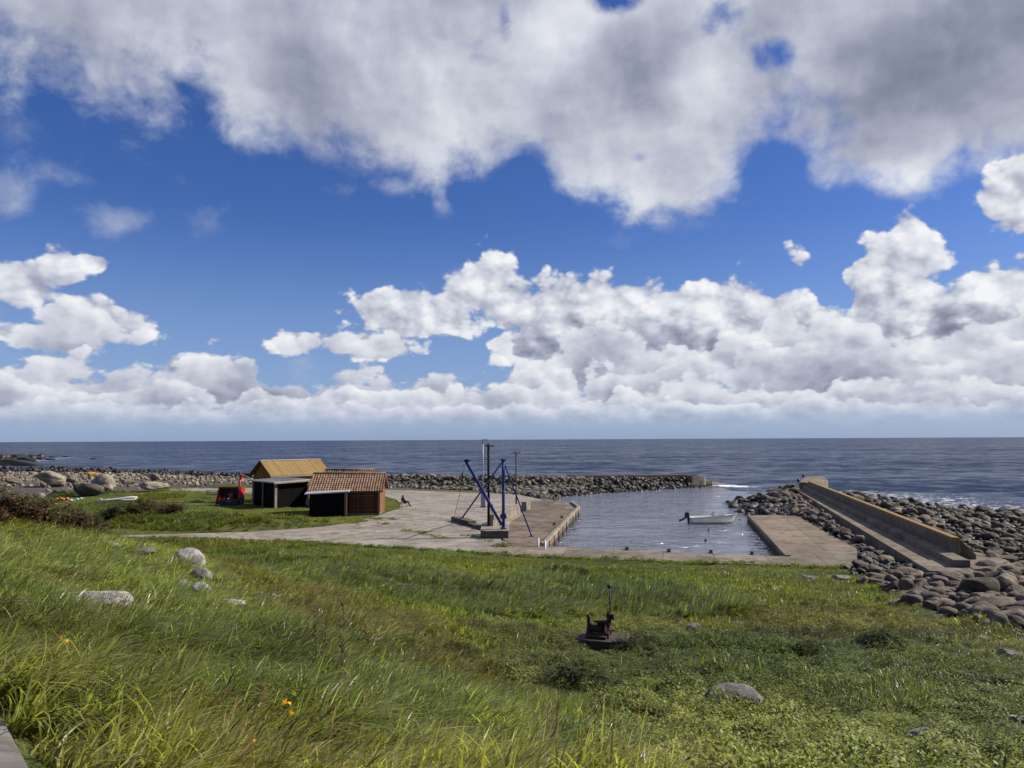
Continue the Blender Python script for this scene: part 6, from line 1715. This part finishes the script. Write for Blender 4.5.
for i, (a, b, s, l) in enumerate(SHADED_HOLLOWS):
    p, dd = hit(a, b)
    t = thing('weed_or_shade_clump', l, 'weeds', (p[0], p[1], p[2] + .08), rnd.uniform(0, 6.28), 'dark leaf clumps for shaded hollows in the field')
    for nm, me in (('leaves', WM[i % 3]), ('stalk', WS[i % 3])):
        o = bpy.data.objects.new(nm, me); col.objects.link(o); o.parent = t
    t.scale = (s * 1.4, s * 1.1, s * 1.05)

# ---- dry upright stalks
def stalk_mesh(seed):
    r_ = np.random.default_rng(seed); m = MB()
    m.tube([(0, 0, 0), (.02, 0, .5), (.03, 0, 1.0)], [.009, .007, .004], 6, False)
    for k in range(26):
        z = r_.uniform(.5, 1.02); a = r_.uniform(0, 6.28); l = r_.uniform(.02, .06)
        m.tube([(.025, 0, z), (.025 + math.cos(a) * l, math.sin(a) * l, z + l * 1.3)], [.007, .003], 4, False)
    return m.mesh('dry_stalk', DRYST)
SM = [stalk_mesh(500 + i) for i in range(3)]
for i, (a, b, h_) in enumerate([(318, 676, .95), (327, 672, .8), (349, 652, .9), (372, 668, .75), (612, 760, .8), (357, 588, 1.1), (345, 690, .9), (470, 640, .7)]):
    p, dd = hit(a, b)
    o = bpy.data.objects.new('dry_stalk', SM[i % 3]); col.objects.link(o); o.location = (p[0], p[1], p[2]); o.scale = (1.2, 1.2, h_); o.rotation_euler = (0, rnd.uniform(.02, .15), rnd.uniform(0, 6))
    tag(o, 'dead brown dock stalk standing up out of the grass', 'dry stalk', 'dead dock stalks in the grass')

# ---- yellow irises
petal = leaf_mat('iris_petal', .2, .5, .35, False, (0.85, 0.50, 0.02), .12)
sword = leaf_mat('iris_leaf', .5, .35, .3, False, (0.10, 0.14, 0.05), .25)
def iris(a, b, size, label, n=2):
    p, dd = hit(a, b + 24)
    tgt = P(a, b, p[1] * 1.0)
    hgt = max(.35, tgt[2] - p[2])
    t = thing('iris', label, 'flower', (p[0] + (tgt[0] - p[0]), p[1], p[2]), rnd.uniform(-.3, .3), 'yellow irises')
    MB().tube([(0, 0, 0), (.01, 0, hgt * .6), (0, 0, hgt)], [.007, .006, .005], 6).build('stem', sword, t)
    for k in range(7):
        an = rnd.uniform(-.9, .9) + (0 if k % 2 else math.pi); l = rnd.uniform(.5, .8) * hgt; d = (math.cos(an), math.sin(an))
        o = bpy.data.objects.new('leaf', patch_mesh('leaf', [([(d[0] * l * x_ + d[0] * .04, d[1] * l * x_, l * z_) for x_, z_ in ((0, 0), (.08, .45), (.2, .8), (.42, .98))], [.012, .016, .012, 0], (-d[1], d[0]), .5)], sword)); col.objects.link(o); o.parent = t
    for f in range(n):
        fl_ = bpy.data.objects.new('flower', None)
        bl = []
        c_ = (f * .05, 0, hgt - f * .10)
        for k in range(3):
            an = k * 2.094 + f; d = (math.cos(an), math.sin(an)); s_ = size
            bl.append(([(c_[0] + d[0] * s_ * x_, c_[1] + d[1] * s_ * x_, c_[2] + s_ * z_) for x_, z_ in ((0, .05), (.35, .30), (.75, .12), (.85, -.35))], [s_ * .08, s_ * .22, s_ * .34, 0], (-d[1], d[0]), .4))
            an += 1.047; d = (math.cos(an), math.sin(an))
            bl.append(([(c_[0] + d[0] * s_ * x_, c_[1] + d[1] * s_ * x_, c_[2] + s_ * z_) for x_, z_ in ((0, .05), (.12, .35), (.2, .65), (.16, .85))], [s_ * .06, s_ * .14, s_ * .12, 0], (-d[1], d[0]), .7))
        o = bpy.data.objects.new('flower', patch_mesh('flower', bl, petal)); col.objects.link(o); o.parent = t
iris(62, 650, .085, 'yellow iris in bloom at the left, next to a white tuft', 2)
iris(285, 718, .07, 'yellow iris in bloom in the long grass near the bottom, right of the others', 2)
iris(202, 763, .05, 'yellow iris at the bottom edge, left of two', 1)
iris(250, 765, .05, 'yellow iris at the bottom edge, right of two', 1)
fluff = leaf_mat('white_fluff', .1, .8, .4, False, (0.62, 0.61, 0.56), .1)
p, dd = hit(42, 668); q = P(42, 648, p[1])
t = thing('umbel_flower', 'small white flower head left of the yellow iris', 'flower', (q[0], p[1], p[2]))
MB().tube([(0, 0, 0), (0, 0, q[2] - p[2])], .004, 6).build('stem', sword, t)
r_ = np.random.default_rng(3); bl = []
for k in range(90):
    v = r_.normal(size=3); v /= np.linalg.norm(v); c_ = v * .05 * r_.uniform(.5, 1) + np.array((0, 0, q[2] - p[2])); an = r_.uniform(0, 6.3)
    bl.append(([c_, c_ + np.array((math.cos(an), math.sin(an), .3)) * .012, c_ + np.array((math.cos(an), math.sin(an), .1)) * .02], [.004, .006, 0], (-math.sin(an), math.cos(an)), .5))
o = bpy.data.objects.new('flower', patch_mesh('flower', bl, fluff)); col.objects.link(o); o.parent = t

# ---- driftwood and washed up plastic at the edge of the beach
bleached = mottled('bleached_wood', (0.55, 0.52, 0.46), (0.72, 0.70, 0.64), 3, .8, .01)
q = G(116, 503, .9); zb = float(land_height(q[0], q[1])) + .35
t = thing('driftwood', 'white bleached driftwood trunk with forked end lying in the grass before the beach', 'driftwood', (q[0], q[1], zb), R(6))
MB().tube([(-2.3, 0, 0), (-1.0, .1, .15), (.3, .05, .25), (1.3, .1, .42), (2.3, .1, .52)], [.12, .16, .18, .16, .08], 10).build('trunk', bleached, t)
MB().tube([(.2, 0, .22), (1.2, -.35, .15), (2.2, -.3, .25), (2.45, -.05, .48)], [.14, .12, .10, .05], 8).build('branch', bleached, t)
MB().tube([(-1.4, .05, .1), (-1.9, .3, .35), (-2.2, .4, .40)], [.08, .06, .03], 8).build('branch', bleached, t)
q = G(70, 503, .9); zb = float(land_height(q[0], q[1])) + .45
t = thing('washed_up_net', 'heap of orange and white washed up net floats before the beach', 'floats', (q[0], q[1], zb), R(-4))
orange_p = paint('orange_plastic', (0.62, 0.16, 0.03, 1), .5, 0.0, (0.55, 0.30, 0.16, 1))
for x, y, z, m_, r_ in ((-1.6, 0, .20, orange_p, .2), (-1.2, .1, .28, orange_p, .22), (-.8, -.1, .22, orange_p, .19), (-.45, .1, .30, orange_p, .21), (.1, 0, .12, white, .18), (.5, .1, .10, white, .17), (.95, 0, .2, white, .18), (1.3, .1, .3, white, .16)):
    MB().sphere((x, y, z), r_, 12, 8, (1.25, .9, .85)).build('float', m_, t)
MB().tube([(-1.7, 0, .15), (-.9, .05, .12), (0, 0, .05), (.8, .1, .12), (1.4, .1, .30), (1.75, .0, .42)], .035, 6).build('rope', bleached, t)
# low clipped hedge-like tufts on the lawn
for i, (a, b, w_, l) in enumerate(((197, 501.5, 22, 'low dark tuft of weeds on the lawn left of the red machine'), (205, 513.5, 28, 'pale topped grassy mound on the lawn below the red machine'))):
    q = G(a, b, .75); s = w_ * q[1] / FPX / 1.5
    t = thing('weed_or_shade_clump', l, 'weeds', (q[0], q[1], float(land_height(q[0], q[1]))), 0, None)
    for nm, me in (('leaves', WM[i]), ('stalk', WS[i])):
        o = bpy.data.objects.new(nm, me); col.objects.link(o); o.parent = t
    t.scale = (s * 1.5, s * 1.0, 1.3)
